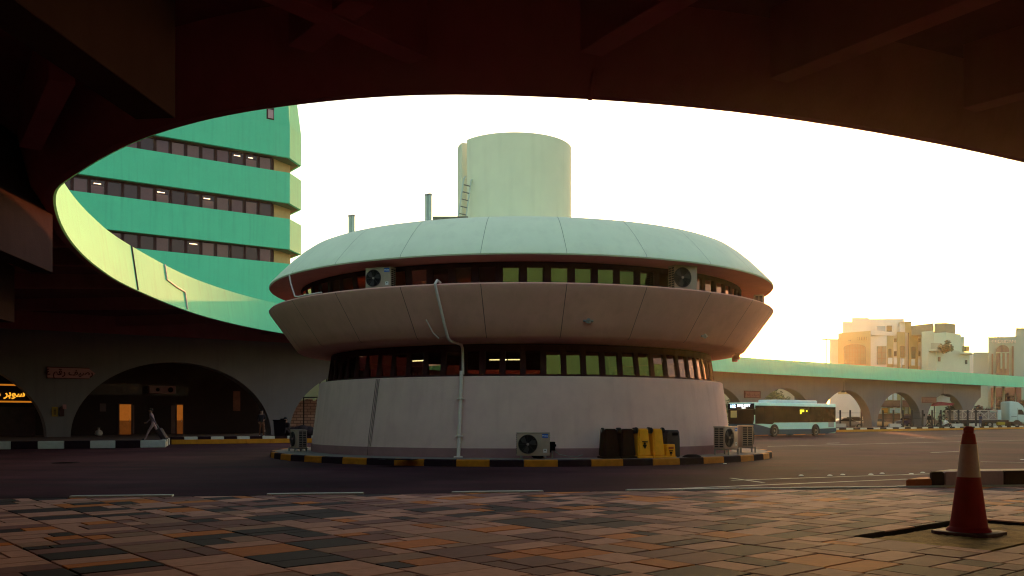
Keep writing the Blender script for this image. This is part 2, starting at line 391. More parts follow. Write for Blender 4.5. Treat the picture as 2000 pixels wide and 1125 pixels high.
# ------------------------------------------------------------------ the island and the round building
BX, BD = 17 / FPX * 37.7, 37.7
RI = 9.9
isl = MB().lathe([(0.5, .205), (RI - .17, .205), (RI - .17, .0)], 120)
o = isl.build("island_pavement", mat("island_cement", (0.19, 0.145, 0.135), 0.85, 0.14, 1.5, 0.4, 50, stain=.2), smooth=30, kind="structure"); o.location = (BX, BD, 0)
for k, m_ in ((0, KYEL), (1, KBLACK)):
    kb = MB()
    for i in range(60):
        if i % 2 == k:
            a0 = i * 6 + .05; kb.lathe([(RI - .168, 0.002), (RI - .168, .212), (RI - .03, .212), (RI, .185), (RI + .012, .002)], 4, a0, a0 + 5.9, close=True)
    o = kb.build("island_kerb", m_, smooth=35, kind="structure"); o.location = (BX, BD, 0)

rb = thing("round_building", "round two storey building with domed mint roof and drum, standing on the kerbed island", "building", (BX, BD, 0))
def RP(R, phi, z): a = rad(phi); return Vector((R * math.sin(a), -R * math.cos(a), z))
def joints(mb, prof, phis, mi, wdt=.018, off=.004):
    for ph in phis:
        for (r0, z0), (r1, z1) in zip(prof[:-1], prof[1:]):
            t = Vector((r1 - r0, z1 - z0)).normalized(); nr = Vector((t.y, -t.x)) * off
            if nr.x < 0 and abs(nr.x) > 1e-5: nr = -nr
            da = math.degrees(wdt / 2 / max(r0, .1))
            mb.add([RP(r0 + nr.x, ph - da, z0 + nr.y), RP(r0 + nr.x, ph + da, z0 + nr.y), RP(r1 + nr.x, ph + da, z1 + nr.y), RP(r1 + nr.x, ph - da, z1 + nr.y)], [(0, 1, 2, 3)], mi)
JP = [-82.5 + 15 * i for i in range(12)]
b = MB(); b.lathe([(8.36, .50), (8.32, .8), (8.06, 2.80), (8.03, 2.83), (7.60, 2.84)], 144)
b.build("base_wall", BASEW, rb, smooth=25)
b = MB(); b.lathe([(8.39, .2), (8.375, .5), (8.355, .51)], 144); b.build("plinth", PLINTH, rb, smooth=25)
# parapet ring between the two window bands
b = MB(); PP = [(7.45, 3.92), (8.55, 3.97), (8.78, 3.985), (8.90, 4.05), (9.2, 4.46), (9.5, 4.87), (9.8, 5.28), (9.93, 5.46), (9.965, 5.53), (9.93, 5.57), (9.80, 5.58), (8.6, 5.30)]
b.lathe(PP, 144); joints(b, PP[2:9], JP, 1); b.build("parapet", [PARAP, SEAM], rb, smooth=38)
# roof
RF = [(8.62, 6.40), (9.80, 6.40), (9.93, 6.41), (9.965, 6.45), (9.94, 6.52), (9.62, 6.86), (9.22, 7.26), (8.83, 7.60), (8.50, 7.83), (8.30, 7.91), (8.0, 7.93), (0.01, 7.94)]
b = MB(); b.lathe(RF[2:], 144); joints(b, RF[3:11], JP, 1, .010); b.build("roof", [ROOFW, SEAM], rb, smooth=40)
b = MB(); b.lathe(RF[:3], 144); b.build("soffit", PARAP, rb, smooth=30)
# windows: a frame each, with its pane; panes lean with the wall, left ones tipped forward to reflect darkness
def window_mesh(R0, R1, z0, z1, half, frm, inset=.03):
    """frame with a pane for one bay of a round band; local frame: bay centre on -Y"""
    hd = .16 if z0 > 5 else .24
    f = MB(); w0, w1 = R0 * math.tan(half), R1 * math.tan(half); H = z1 - z0
    def F(u, v, t): Rr = R0 + (R1 - R0) * (v / H); return (u * (w0 + (w1 - w0) * v / H), -(Rr) + t, z0 + v)
    jw = frm / w0
    f.prism([(-1, 0), (-1 + jw, 0), (-1 + jw, H), (-1, H)], F, 0, .10); f.prism([(1 - jw, 0), (1, 0), (1, H), (1 - jw, H)], F, 0, .10)
    f.prism([(-1 + jw, 0), (1 - jw, 0), (1 - jw, .07), (-1 + jw, .07)], F, .004, .10); f.prism([(-1 + jw, H - hd), (1 - jw, H - hd), (1 - jw, H), (-1 + jw, H)], F, .004, .10)
    a = -1 + jw
    f.prism([(a, .07), (a + .04, .07), (a + .04, H - hd), (a, H - hd)], F, .018, .09); f.prism([(-a - .04, .07), (-a, .07), (-a, H - hd), (-a - .04, H - hd)], F, .018, .09)
    p = MB(); i_ = .05
    p.add([F(a + .04, .07, i_), F(-a - .04, .07, i_), F(-a - .04, H - hd, i_), F(a + .04, H - hd, i_)], [(0, 1, 2, 3)])
    p2 = MB(); tl = math.atan(.09 / (H - hd - .07))
    p2.add([F(a + .04, .07, .095), F(-a - .04, .07, .095), F(-a - .04, H - hd, .004), F(a + .04, H - hd, .004)], [(0, 1, 2, 3)])
    return f, p, p2
for (R0, R1, z0, z1, frm) in ((7.76, 7.60, 2.84, 3.90, .085), (8.76, 8.755, 5.33, 6.385, .105)):
    f, p, p2 = window_mesh(R0, R1, z0, z1, rad(2.5), frm)
    f0 = f.build("window", WFRAME, rb); p0_ = p.build("pane", PANE, f0); alt = p2.build("pane", PANE); altm = alt.data; bpy.data.objects.remove(alt)
    thr = 3.0 if z0 < 5 else -6.0
    rear = MB(); pm_ = p0_.data
    for i in range(72):
        ph = -180 + i * 5 + 2.5
        if abs(ph) < 100:
            if abs(ph - 2.5) < .1: f0.rotation_euler = (0, 0, rad(ph)); p0_.rotation_euler = (0, 0, rad(random.uniform(-.25, .25))); p0_.data = altm if ph < thr else p0_.data; continue
            c = f0.copy(); COL.objects.link(c); c.rotation_euler = (0, 0, rad(ph)); c.parent = rb
            q = p0_.copy(); COL.objects.link(q); q.parent = c; q.data = altm if ph < thr else pm_; q.rotation_euler = (rad(random.uniform(-.1, .1)), 0, rad(random.uniform(-.25, .25)))
        else:
            M = Matrix.Rotation(rad(ph), 4, 'Z'); rear.add([M @ Vector(v) for v in f.v], f.f, 0); rear.add([M @ Vector(v) for v in p.v], p.f, 1)
    o = rear.build("rear_windows", [WFRAME, PANE], rb); o["kind"] = "stuff"
# inside: floors, a dark core, ceiling lamps
b = MB(); b.lathe([(0.1, 2.75), (7.55, 2.75)], 48); b.lathe([(0.1, 3.91), (7.5, 3.91)], 48); b.lathe([(0.1, 5.22), (8.6, 5.22)], 48); b.lathe([(.1, 6.39), (8.62, 6.39)], 48); b.lathe([(3.6, 2.7), (3.6, 6.38)], 48)
b.build("interior", DARKIN, rb)
for ph, R, z in ((-34, 6.5, 3.50), (-8.5, 5.7, 3.52), (-2, 5.7, 3.52)):
    b = MB().box(-.30, .30, -.07, .07, -.03, .0); o = b.build("ceiling_lamp", LAMPON, rb); o.location = RP(R, ph, z); o.rotation_euler = (0, 0, rad(ph))
# drum with a slot, part hollow
DX = -.25; b = MB(); Rd = 2.33
b.lathe([(Rd, 7.9), (Rd, 12.44), (Rd - .02, 12.46), (Rd - .3, 12.46), (Rd - .3, 7.95)], 64, -54, 160, c=(DX, 0, 0), close=True)
b.lathe([(Rd, 7.9), (Rd, 12.44), (Rd - .02, 12.46), (Rd - .3, 12.46), (Rd - .3, 7.95)], 36, 172, 360 - 65, c=(DX, 0, 0), close=True)
b.build("roof_drum", ROOFW, rb, smooth=35)
# twin flues
for px, ph_w, top in ((686, 0, 422), (836, 0, 381)):
    d = 34.4 if px < 700 else 32.2; x, y = at(px, d) - BX, d - BD; b = MB()
    z1 = zz(top, d); R_ = math.hypot(x, y); zr = 7.6
    b.tube([(x - .055, y, zr), (x - .055, y, z1 - .02)], .055, 12); b.tube([(x + .06, y + .02, zr), (x + .06, y + .02, z1)], .07, 12)
    b.tube([(x - .055, y, z1 - .02), (x - .055, y, z1 + .03)], .065, 12, 1); b.tube([(x + .06, y + .02, z1), (x + .06, y + .02, z1 + .05)], .082, 12, 1)
    b.box(x - .13, x + .15, y - .075, y + .09, zr + (z1 - zr) * .35, zr + (z1 - zr) * .35 + .04, 1)
    b.build("flue_pipe", [mat("flue_steel", (0.42, 0.48, 0.42), 0.5, 0.1, 8, metal=.2), METAL], rb, smooth=40)
d = 29.9; b = MB(); x0, x1 = at(845, d) - BX, at(914, d) - BX
b.box(x0, x1, d - BD, d - BD + .7, 7.90, 8.02); b.build("roof_slab", mat("weathered_slab", (0.20, 0.17, 0.12), .9, .4, 3, .5, 30), rb)
# drain pipe from the upper gutter down to the island
def surf(R, z, ph, off=.05):
    return RP(R + off, ph, z)
b = MB(); b.tube([RP(9.75, -15.2, 5.62), RP(9.90, -15.5, 5.68), RP(10.03, -15.6, 5.55), RP(9.26, -15.5, 4.43), RP(8.97, -15.4, 4.02), RP(8.8, -15.3, 3.92), RP(7.95, -14.6, 3.86), RP(7.86, -14.5, 3.72), RP(7.86, -14.4, 2.9)], .044, 10)
b.build("drain_pipe", PWHITE, rb, smooth=50)
b = MB(); b.tube([RP(8.12, -14.2, 3.0), RP(8.13, -14.2, 2.7), RP(8.44, -14.2, .30), RP(8.46, -14.2, .21)], .060, 12); b.bbox(-.14, .14, -.12, .1, 0, .05, .015, M=Matrix.Translation(RP(8.47, -14.2, .205)))
for t in (.25, .75): b.box(-.11, .11, -.09, .09, -.02, .02, M=Matrix.Translation(RP(8.13 + .31 * (1 - t), -14.2, .3 + 2.4 * t)))
b.build("drain_pipe", PWHITE, rb, smooth=50)
for off in (0, .55, 1.0):      # cables clipped to the base wall
    b = MB(); b.tube([RP(8.085, -37.9 + off, 2.80), RP(8.34, -38.6 + off, .85), RP(8.39, -38.7 + off, .22 if off == 0 else .52)], .008, 6); b.build("cable", mat("dark_cable", (.03, .02, .022), .7), rb)
b = MB(); b.tube([RP(9.99, -53.5, 6.42), RP(9.97, -53, 6.1), RP(9.9, -52, 5.65), RP(9.93, -50, 5.60), RP(9.93, -47, 5.60), RP(9.85, -45, 5.62), RP(9.9, -42, 5.61)], .028, 8); b.build("hose", PWHITE, rb, smooth=60)
b = MB(); b.tube([RP(9.35, -19, 4.55), RP(9.05, -18.3, 4.15), RP(8.9, -17.5, 4.0)], .022, 6); b.build("cable", PWHITE, rb)
for ph, t in ((12.6, .30), (42.5, .12)):
    b = MB(); r_, z_ = 8.9 + 1.06 * t, 4.05 + 1.48 * t; b.lathe([(.0, .09), (.05, .085), (.07, .03), (.10, .0)], 14); b.box(-.16, .16, -.03, .03, -.02, .03)
    o = b.build("wall_lamp", METAL, rb, smooth=40); o.location = RP(r_ + .02, ph, z_); o.rotation_euler = (rad(55), 0, rad(ph))
# broken render hanging at the far right lower lip
b = MB()
for ph, dz, sx in ((78, -.10, .12), (80, -.16, .1), (81.5, -.2, .16), (83, -.12, .12), (85.5, -.26, .1), (74, -.05, .08)):
    b.bbox(-sx, sx, -.1, .1, dz, .05, .03, M=Matrix.Translation(RP(8.62, ph, 4.0)) @ Matrix.Rotation(rad(ph + dz * 90), 4, 'Z'))
b.build("broken_render", mat("bare_render", (.3, .2, .13), .9, .3, 6), rb, smooth=40)

# ------------------------------------------------------------------ the canopy of the bus station around it
RIM = [(75, 64), (60, 52), (45, 43), (33, 35.2), (24, 29), (17, 24), (11, 19.9), (4.7, 16.9), (-.44, 15.8), (-4, 16.35), (-7, 18), (-9.9, 20.9), (-11.6, 23.3), (-13.7, 28.4), (-15.3, 34), (-16.3, 40), (-16.75, 50), (-15.2, 59.3), (-11.3, 67.5), (-5, 75.5), (6, 88), (24, 108), (45, 125.5), (67, 144), (91, 163.5), (122, 189)]
def spline(P, n):
    out = []
    for i in range(len(P) - 1):
        p0, p1, p2, p3 = [Vector((*P[max(0, min(len(P) - 1, k))], 0)) for k in (i - 1, i, i + 1, i + 2)]
        for k in range(n):
            t = k / n; out.append(.5 * ((2 * p1) + (p2 - p0) * t + (2 * p0 - 5 * p1 + 4 * p2 - p3) * t * t + (3 * p1 - p0 - 3 * p2 + p3) * t ** 3))
    out.append(Vector((*P[-1], 0))); return out
RC = spline(RIM, 8); NRM = []
for i in range(len(RC)):
    t = (RC[min(i + 1, len(RC) - 1)] - RC[max(i - 1, 0)]).normalized(); NRM.append(Vector((-t.y, t.x, 0)))
cn = thing("station_canopy", "dark concrete station canopy overhead with mint green fascia and arched walls behind the road", "canopy", (0, 0, 0))
ZB, ZS, ZT = 7.0, 8.40, 8.95
def WD(i): y = RC[i].y; x = RC[i].x; return 15.0 if (x > 5 and y > 80) else (34.0 if y < 57 or x > 0 else max(15.0, 34.0 - (y - 57) * 1.7))
def ribbon(prof, name, m, close=False, smooth=30, i0=0, i1=None):
    idx = list(range(i0, (i1 if i1 is not None else len(RC)))); k = len(prof); b = MB()
    vs = [RC[i] + NRM[i] * (WD(i) if t == 'W' else t) + Vector((0, 0, z)) for i in idx for t, z in prof]
    fs = [(a * k + q, (a + 1) * k + q, (a + 1) * k + (q + 1) % k, a * k + (q + 1) % k) for a in range(len(idx) - 1) for q in range(k if close else k - 1)]
    b.add(vs, fs); return b.build(name, m, cn, smooth=smooth)
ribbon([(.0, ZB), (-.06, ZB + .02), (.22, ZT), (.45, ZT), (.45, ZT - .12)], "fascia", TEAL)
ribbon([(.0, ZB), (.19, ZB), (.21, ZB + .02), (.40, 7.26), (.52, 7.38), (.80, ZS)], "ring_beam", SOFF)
ribbon([(.80, ZS), (3, ZS + .01), ('W', ZS + .02)], "soffit", mat("soffit_shaded_concrete", (0.15, 0.034, 0.040), 0.9, 0.2, 0.8, 0.3, 30, spec=0.0, stain=0.2))  # recess shade put into the deck colour, darker than ribs and ring beam
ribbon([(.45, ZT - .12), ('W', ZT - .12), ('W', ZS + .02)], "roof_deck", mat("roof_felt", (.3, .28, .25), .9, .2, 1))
def beam(p, q, wd, z0, z1, name, m, taper=0.0):
    p, q = Vector((*p, 0)), Vector((*q, 0)); t = (q - p).normalized(); s = Vector((-t.y, t.x, 0)) * wd / 2
    bm = bmesh.new(); L = (q - p).length
    vs = [bm.verts.new(v + Vector((0, 0, z))) for v, zb in ((p, z0), (q, z0 - taper)) for sgn in (1,) for v, z in ((v - s, zb), (v + s, zb), (v + s, z1), (v - s, z1))]
    for f in ((3, 2, 1, 0), (4, 5, 6, 7), (0, 1, 5, 4), (1, 2, 6, 5), (2, 3, 7, 6), (3, 0, 4, 7)): bm.faces.new([vs[i] for i in f])
    bmesh.ops.recalc_face_normals(bm, faces=bm.faces); bmesh.ops.bevel(bm, geom=list(bm.edges), offset=.012, segments=1, affect='EDGES')
    b = MB(); b.bm(bm); return b.build(name, m, cn)
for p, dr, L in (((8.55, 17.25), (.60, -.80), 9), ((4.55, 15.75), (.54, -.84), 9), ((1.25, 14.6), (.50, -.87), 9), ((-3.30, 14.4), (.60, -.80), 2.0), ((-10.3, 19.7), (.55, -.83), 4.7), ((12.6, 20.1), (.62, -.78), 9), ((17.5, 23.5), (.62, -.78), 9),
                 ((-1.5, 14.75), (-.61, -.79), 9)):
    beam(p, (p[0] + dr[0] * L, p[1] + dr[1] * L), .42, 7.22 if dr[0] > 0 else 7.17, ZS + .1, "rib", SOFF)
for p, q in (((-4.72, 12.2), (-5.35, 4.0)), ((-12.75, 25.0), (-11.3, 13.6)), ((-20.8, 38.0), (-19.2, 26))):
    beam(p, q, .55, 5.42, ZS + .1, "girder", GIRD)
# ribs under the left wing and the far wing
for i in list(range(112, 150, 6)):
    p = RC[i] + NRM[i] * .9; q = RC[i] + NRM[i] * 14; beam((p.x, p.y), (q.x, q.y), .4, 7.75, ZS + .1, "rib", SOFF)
# small conduit and joint on the inner face of the fascia
def rim_at(px, lo=90, hi=140):
    return min(range(lo, hi), key=lambda i: abs(RC[i].x / RC[i].y * FPX + CX - px))
def fpt(i, f, off=.03): return RC[i] + NRM[i] * (-.06 + .28 * f - off) + Vector((0, 0, ZB + (ZT - ZB) * f))
i_ = rim_at(262); b = MB(); b.tube([fpt(i_, .02, .005), fpt(i_, 1.0, .005)], .05, 6); b.build("expansion_joint", SEAM, cn)
i_ = rim_at(322); b = MB(); b.tube([fpt(i_, 1.0), fpt(i_, .62), fpt(i_ + 1, .55), fpt(i_ + 2, .5), fpt(i_ + 2, .05)], .05, 6); b.build("conduit", PWHITE, cn)
# drip joint on the near rim
i_ = min(range(50, 70), key=lambda i: abs(RC[i].x / RC[i].y * FPX + CX - 1180)); b = MB()
b.tube([RC[i_] + NRM[i_] * .1 + Vector((0, 0, ZB - .03)), RC[i_] + NRM[i_] * .42 + Vector((0, 0, 7.24)), RC[i_] + NRM[i_] * .77 + Vector((0, 0, ZS))], .05, 8); b.build("conduit", SOFF, cn)
b = MB(); L0 = Vector((at(372, 12.6), 12.6, ZS - .09)); L1 = Vector((at(335, 14.2), 14.2, ZS - .09))
b.tube([L0, L1], .05, 8); b.tube([L0 + Vector((0, 0, .03)), L1 + Vector((0, 0, .03))], .085, 4, 1)
fx = b.build("tube_light", [mat("unlit_tube", (.4, .25, .25), .4), METAL], None, smooth=40); tag(fx, "unlit fluorescent tube fitting fixed under the dark canopy soffit", "light fitting")

# arched walls
APEX = 5.12
def arcade(A, B, n0, n1, zp, T, top, name, cut_end=None):
    A, B = Vector((*A, 0)), Vector((*B, 0)); e = (B - A).normalized(); n = Vector((-e.y, e.x, 0)); SP = (B - A).length; hw = SP / 2 - .72
    def zc(s):
        u = ((s / SP) % 1.0 - .5) * SP
        return zp + (APEX + .1) * math.sqrt(max(0.0, 1 - (u / hw) ** 2)) if abs(u) < hw else zp - .02
    st = []
    for k in range(n0, n1):
        st += [k * SP] + [k * SP + SP / 2 + hw * math.sin(math.pi / 2 * (j / 20)) for j in range(-20, 21)]
    st.append(n1 * SP)
    if cut_end: st = [s for s in st if s <= cut_end]
    b = MB(); vs = []
    for s in st:
        p = A + e * s; z = max(zc(s), zp - .02)
        vs += [p + Vector((0, 0, z)), p + Vector((0, 0, top)), p + n * T + Vector((0, 0, top)), p + n * T + Vector((0, 0, z))]
    fs = [(i * 4 + q, (i + 1) * 4 + q, (i + 1) * 4 + (q + 1) % 4, i * 4 + (q + 1) % 4) for i in range(len(st) - 1) for q in range(4)]
    fs += [(0, 1, 2, 3), tuple(len(vs) - 4 + q for q in range(4))]
    b.add(vs, fs); b.build(name, ARCW, cn, smooth=25)
    return A, e, n, SP
LA = arcade((-30, 61), (-17.6, 70), -3, 2, .25, 1.1, 8.45, "arcade_wall")
RA = arcade((53.1, 135), (64.58, 144.42), -5, 3, .25, 1.3, 8.45, "arcade_wall", cut_end=2.36 * 14.85)
for fr_, s0, s1 in ((LA, -45.9, 30.6), (RA, -74.2, 35.0)):
    b = MB(); a_ = fr_[0] + fr_[1] * s0 - fr_[2] * .34; c_ = fr_[0] + fr_[1] * s1 - fr_[2] * .34; b.bm(_block(a_, c_, fr_[2] * .338, 7.25, 8.44)); b.build("edge_beam", SOFF, cn)
def online(fr, px, off=0.0, z=0.0):       # the point on an arcade's line (moved off metres behind it) that a sight line at px meets
    A, e, n, SP = fr; P = A + n * off; k = (px - CX) / FPX     # P + s e = t (k, 1)
    s = (P.x - k * P.y) / (k * e.y - e.x); p = P + e * s; return Vector((p.x, p.y, z))
LROT = math.atan2(LA[1].y, LA[1].x); RROT = math.atan2(RA[1].y, RA[1].x)

# platforms under the arches, with stepped painted kerbs
PLAT = mat("platform_cement", (0.09, 0.055, 0.053), 0.85, 0.2, .6, 0.3, 40)
def kerbrun(a, b, n, wd, z0, z1, mats, mb):
    a, b = Vector((*a, 0)), Vector((*b, 0)); t = (b - a).normalized(); q = Vector((-t.y, t.x, 0)) * wd; L = (b - a).length / n
    for i in range(n): mb[i % len(mb)].bm(_block(a + t * L * i, a + t * (L * i + L - .01), q, z0, z1))
lw, lb = MB(), MB()
K0, K1 = (at(-260, 41.6), 41.6), (at(322, 46.6), 46.6)
kerbrun(K0, K1, 11, .35, .0, .37, 2, [lw, lb])
J1 = (at(333, 52.5), 52.5)
kerbrun((K1[0] + .03, K1[1] + .02), J1, 6, .3, .0, .37, 2, [lw, lb])
a_, b_ = Vector((*J1, 0)), Vector((at(700, 57.5), 57.5, 0))
kerbrun((a_.x + .02, a_.y), (b_.x, b_.y), 15, .28, .0, .42, 2, [lb, lw])
lw.build("platform_kerb", KWHITE, kind="structure"); lb.build("platform_kerb", KBLACK, kind="structure")
ly = MB(); t_ = (b_ - a_).normalized(); nn = Vector((t_.y, -t_.x, 0)); c0 = a_ + nn * .42
kerbrun((c0.x, c0.y), (b_.x + nn.x * .42, b_.y + nn.y * .42), 8, .40, .0, .26, 1, [ly]); 
pl = MB(); pl.prism([(K0[0] + .03, K0[1] + .33), (K1[0] - .30, K1[1] + .33), (J1[0] - .28, J1[1] + .25), (J1[0] + .02, J1[1] + .3), (b_.x, b_.y + .27), (b_.x + 9, b_.y + 40), (-60, 110), (-70, 46)], lambda u, v, t: (u, v, t), .006, .25)
pl.build("platform_pavement", PLAT, kind="structure")
rw, rk, ry = MB(), MB(), MB()
k0, k1 = Vector((at(1500, 92.5), 92.5, 0)), Vector((at(2080, 146), 146, 0)); t_ = (k1 - k0).normalized(); nn = Vector((t_.y, -t_.x, 0))
kerbrun((k0.x, k0.y), (k1.x, k1.y), 54, .4, .0, .42, 2, [rw, rk])
c0, c1 = k0 + nn * .48, k1 + nn * .48; kerbrun((c0.x, c0.y), (c1.x, c1.y), 26, .46, .0, .24, 1, [ry])
rw.build("platform_kerb", KWHITE, kind="structure"); rk.build("platform_kerb", KBLACK, kind="structure")
b = ly; b.add(ry.v, ry.f, 0); b.build("platform_kerb_step", mat("kerb_amber", (0.55, 0.21, 0.012), .7, .2, 3, .3, 50, stain=.3), kind="structure")
pl = MB(); q0, q1 = k0 - nn * .38, k1 - nn * .38; pl.prism([(q0.x, q0.y), (q1.x, q1.y), (q1.x - 12, q1.y + 22), (q0.x - 26, q0.y + 20)], lambda u, v, t: (u, v, t), .006, .25)
pl.build("platform_pavement", PLAT, kind="structure")
# ------------------------------------------------------------------ the stepped office tower at the left
tw = thing("office_tower", "mint green office tower with dark window strips and chamfered end, rising behind the canopy", "building", (at(566, 80), 80, 0), math.atan2(10, 14.2))
# local: +x runs to the near left end (negative), the face looks along -y; corner at x = 0
LT = 34.0; CHX, CHY = 1.82, 1.9
FLO = [(9.0, 14.9), (16.16, 18.8), (20.16, 22.8), (24.1, 26.9)]      # wall bands between the window strips
def plan(ins):        # outline of a floor, moved in by ins
    return [(-LT, ins), (-.45 * ins, ins), (CHX - ins, CHY + .35 * ins), (CHX - ins, 16), (-LT, 16)]
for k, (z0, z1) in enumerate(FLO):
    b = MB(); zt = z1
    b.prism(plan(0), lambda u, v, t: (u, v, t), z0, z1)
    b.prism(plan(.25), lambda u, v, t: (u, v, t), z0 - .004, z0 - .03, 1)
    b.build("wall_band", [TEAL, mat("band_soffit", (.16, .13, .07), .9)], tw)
# upper part: wall leaning back at the end, with small square windows
b = MB(); z0, z1 = 26.9, 36.0
lo, hi = plan(0), [(-LT, 0), (-.55, 0), (CHX - 1.25, CHY + .1), (CHX - 1.25, 16), (-LT, 16)]
n_ = len(lo); b.add([(u, v, z0 + .003) for u, v in lo] + [(u, v, z1) for u, v in hi], [tuple(range(n_))[::-1], tuple(range(n_, 2 * n_))] + [(i, (i + 1) % n_, n_ + (i + 1) % n_, n_ + i) for i in range(n_)])
b.build("wall_band", TEAL, tw)
TWF = mat("tower_frame", (0.06, 0.022, 0.022), .6)
b = MB(); b.box(-LT, -1.1, .95, 12, 2, 30); b.build("core_wall", mat("tower_core", (0.10, 0.045, 0.045), .9), tw)
b = MB(); b.prism([(-1.05, .98), (CHX - .9, CHY + .3), (CHX - .9, 14), (-1.05, 14)], lambda u, v, t: (u, v, t), 9, 27.1); b.build("end_wall", mat("ochre_render", (.55, .36, .17), .8, .1, 2), tw)
f = MB(); ww, wh = 1.20, 1.40
f.box(-ww / 2, ww / 2, -.03, .05, 0, .12); f.box(-ww / 2, ww / 2, -.03, .05, wh - .22, wh)
f.box(-ww / 2, -ww / 2 + .11, -.028, .05, .12, wh - .22); f.box(ww / 2 - .11, ww / 2, -.028, .05, .12, wh - .22)
f0 = f.build("window", TWF, tw); p = MB(); p.add([(-ww / 2 + .11, 0, .12), (ww / 2 - .11, 0, .12), (ww / 2 - .11, 0, wh - .22), (-ww / 2 + .11, 0, wh - .22)], [(0, 1, 2, 3)]); pn = p.build("pane", TPANE, f0)
room = MB(); room.box(-ww / 2 + .05, ww / 2 - .05, .35, .40, .05, wh - .1)
BLIND = [mat("blind_" + n, c, .9) for n, c in (("grey", (.50, .32, .33)), ("dark", (.16, .06, .06)), ("pale", (.66, .50, .42)))]
rooms = []
first = True
for k, (zb, n) in enumerate(((14.9, 20), (18.8, 22), (22.8, 22))):
    for i in range(n):
        x = -1.95 - i * (ww + .02); y = .62
        o = f0 if first else f0.copy(); q = pn if first else pn.copy()
        if not first: COL.objects.link(o); COL.objects.link(q); o.parent = tw; q.parent = o
        first = False
        o.location = (x, y, zb); q.rotation_euler = (0, 0, rad(random.uniform(-.4, .4)))
        lit = (k, i) in ((1, 7), (1, 11), (2, 1), (2, 2), (0, 5), (1, 4))
        r_ = MB().box(-ww / 2 + .12, ww / 2 - .12, .16, .2, .13, wh - (.23 if not lit else .6)); ro = r_.build("blind", BLIND[random.choice((0, 0, 0, 1, 1, 2))], o)
        if lit:
            a = MB().box(random.uniform(-.4, -.1), random.uniform(.15, .4), .3, .8, wh - .42, wh - .37); a.build("ceiling_lamp", LAMPON, o)
for px, py in ((481, 227), (534, 231)):
    # small square windows in the upper band
    x = -1.75 if px > 500 else -4.9; b = MB(); z = 27.1
    b.box(x - .33, x + .33, -.02, .06, z, z + 1.25, 0); b.box(x - .2, x + .26, -.04, -.021, z + .12, z + .85, 1); b.build("small_window", [TWF, BLIND[0]], tw)

# ------------------------------------------------------------------ shops behind the left arches
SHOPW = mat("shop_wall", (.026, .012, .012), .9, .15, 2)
def lpt(px, off, z=0.0): return online(LA, px, off, z)
OFF = 7.0
sp = thing("shop_building", "dark row of ticket offices with two lit orange doorways behind the left arch", "building", lpt(0, OFF), LROT)
so = lpt(0, OFF); le = LA[1]
def ls(px): return (lpt(px, OFF) - so).dot(le)
x0, x1 = ls(-260), ls(516)
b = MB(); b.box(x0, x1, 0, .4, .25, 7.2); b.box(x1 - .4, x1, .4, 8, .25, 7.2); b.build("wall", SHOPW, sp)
DOORG = mat("lit_doorway", (.25, .09, .02), .7, .5, 1.2, emit=(1.0, .27, .03), estr=.05)
DOORG2 = mat("lit_doorway_dim", (.2, .07, .02), .7, .5, 1.2, emit=(1.0, .25, .03), estr=.015)
def shop_door(pa, pb, zt, half):
    a, c = ls(pa), ls(pb); fr = MB(); h0 = .26
    fr.box(a - .10, a, -.08, 0, h0, zt + .1); fr.box(c, c + .10, -.08, 0, h0, zt + .1); fr.box(a, c, -.08, 0, zt, zt + .1)
    d = fr.build("door", mat("door_frame", (.05, .02, .018), .6), sp)
    lo = MB(); lo.box(a, c, -.02, -.012, h0 + 1.05, zt); lo.build("lit_opening", DOORG, d)
    lo = MB(); lo.box(a, c, -.02, -.012, h0, h0 + 1.03); lo.build("lower_panel", DOORG2, d)
    hd = MB(); hd.tube([(c - .12, -.1, h0 + .95), (c - .12, -.1, h0 + 1.15)], .02, 6); hd.build("handle", METAL, d)
shop_door(233, 256, 2.55, 0); shop_door(345, 357, 2.55, 1)
b = MB(); b.box(ls(334), ls(343), -.05, 0, .3, 2.5); b.box(ls(258), ls(262), -.05, 0, .3, 2.5); b.build("door_leaf", mat("door_leaf", (.13, .06, .05), .6), sp)
for pa, pb in ((175, 276), (292, 368)):
    b = MB(); a, c = ls(pa), ls(pb); b.box(a, c, -.06, 0, 3.25, 4.1); b.build("transom_window", mat("transom_glass", (.02, .012, .012), .25), sp)
b = MB(); b.box(ls(195), ls(207), -.04, 0, 2.0, 2.6); b.build("notice_board", mat("old_notice", (.12, .07, .07), .8), sp)
b = MB(); b.box(ls(455), ls(469), -.03, 0, 2.1, 3.7); b.build("glazed_panel", mat("reddish_panel", (.20, .07, .05), .6, .3, 2), sp)
wac = thing("window_air_conditioner", "dim boxy air conditioner in the dark transom, left of the round fan one", "air conditioner", lpt(304, OFF - .3, 3.42), LROT, "air conditioners in the dark transom")
def wac_parts(root, fan):
    b = MB(); b.bbox(-.52, .52, -.15, .25, 0, .58, .03); b.build("casing", mat("dim_casing", (.26, .14, .14), .6), root)
    b = MB(); b.disc((.12, -.155, .28), .20 if fan else .14, 'y', 24, 0, .02); b.build("fan_grille", BLACKP, root)
wac_parts(wac, 0)
wac2 = thing("window_air_conditioner", "dim air conditioner with a round dark fan in the transom above the right doorway", "air conditioner", lpt(329, OFF - .3, 3.42), LROT, "air conditioners in the dark transom"); wac_parts(wac2, 1)

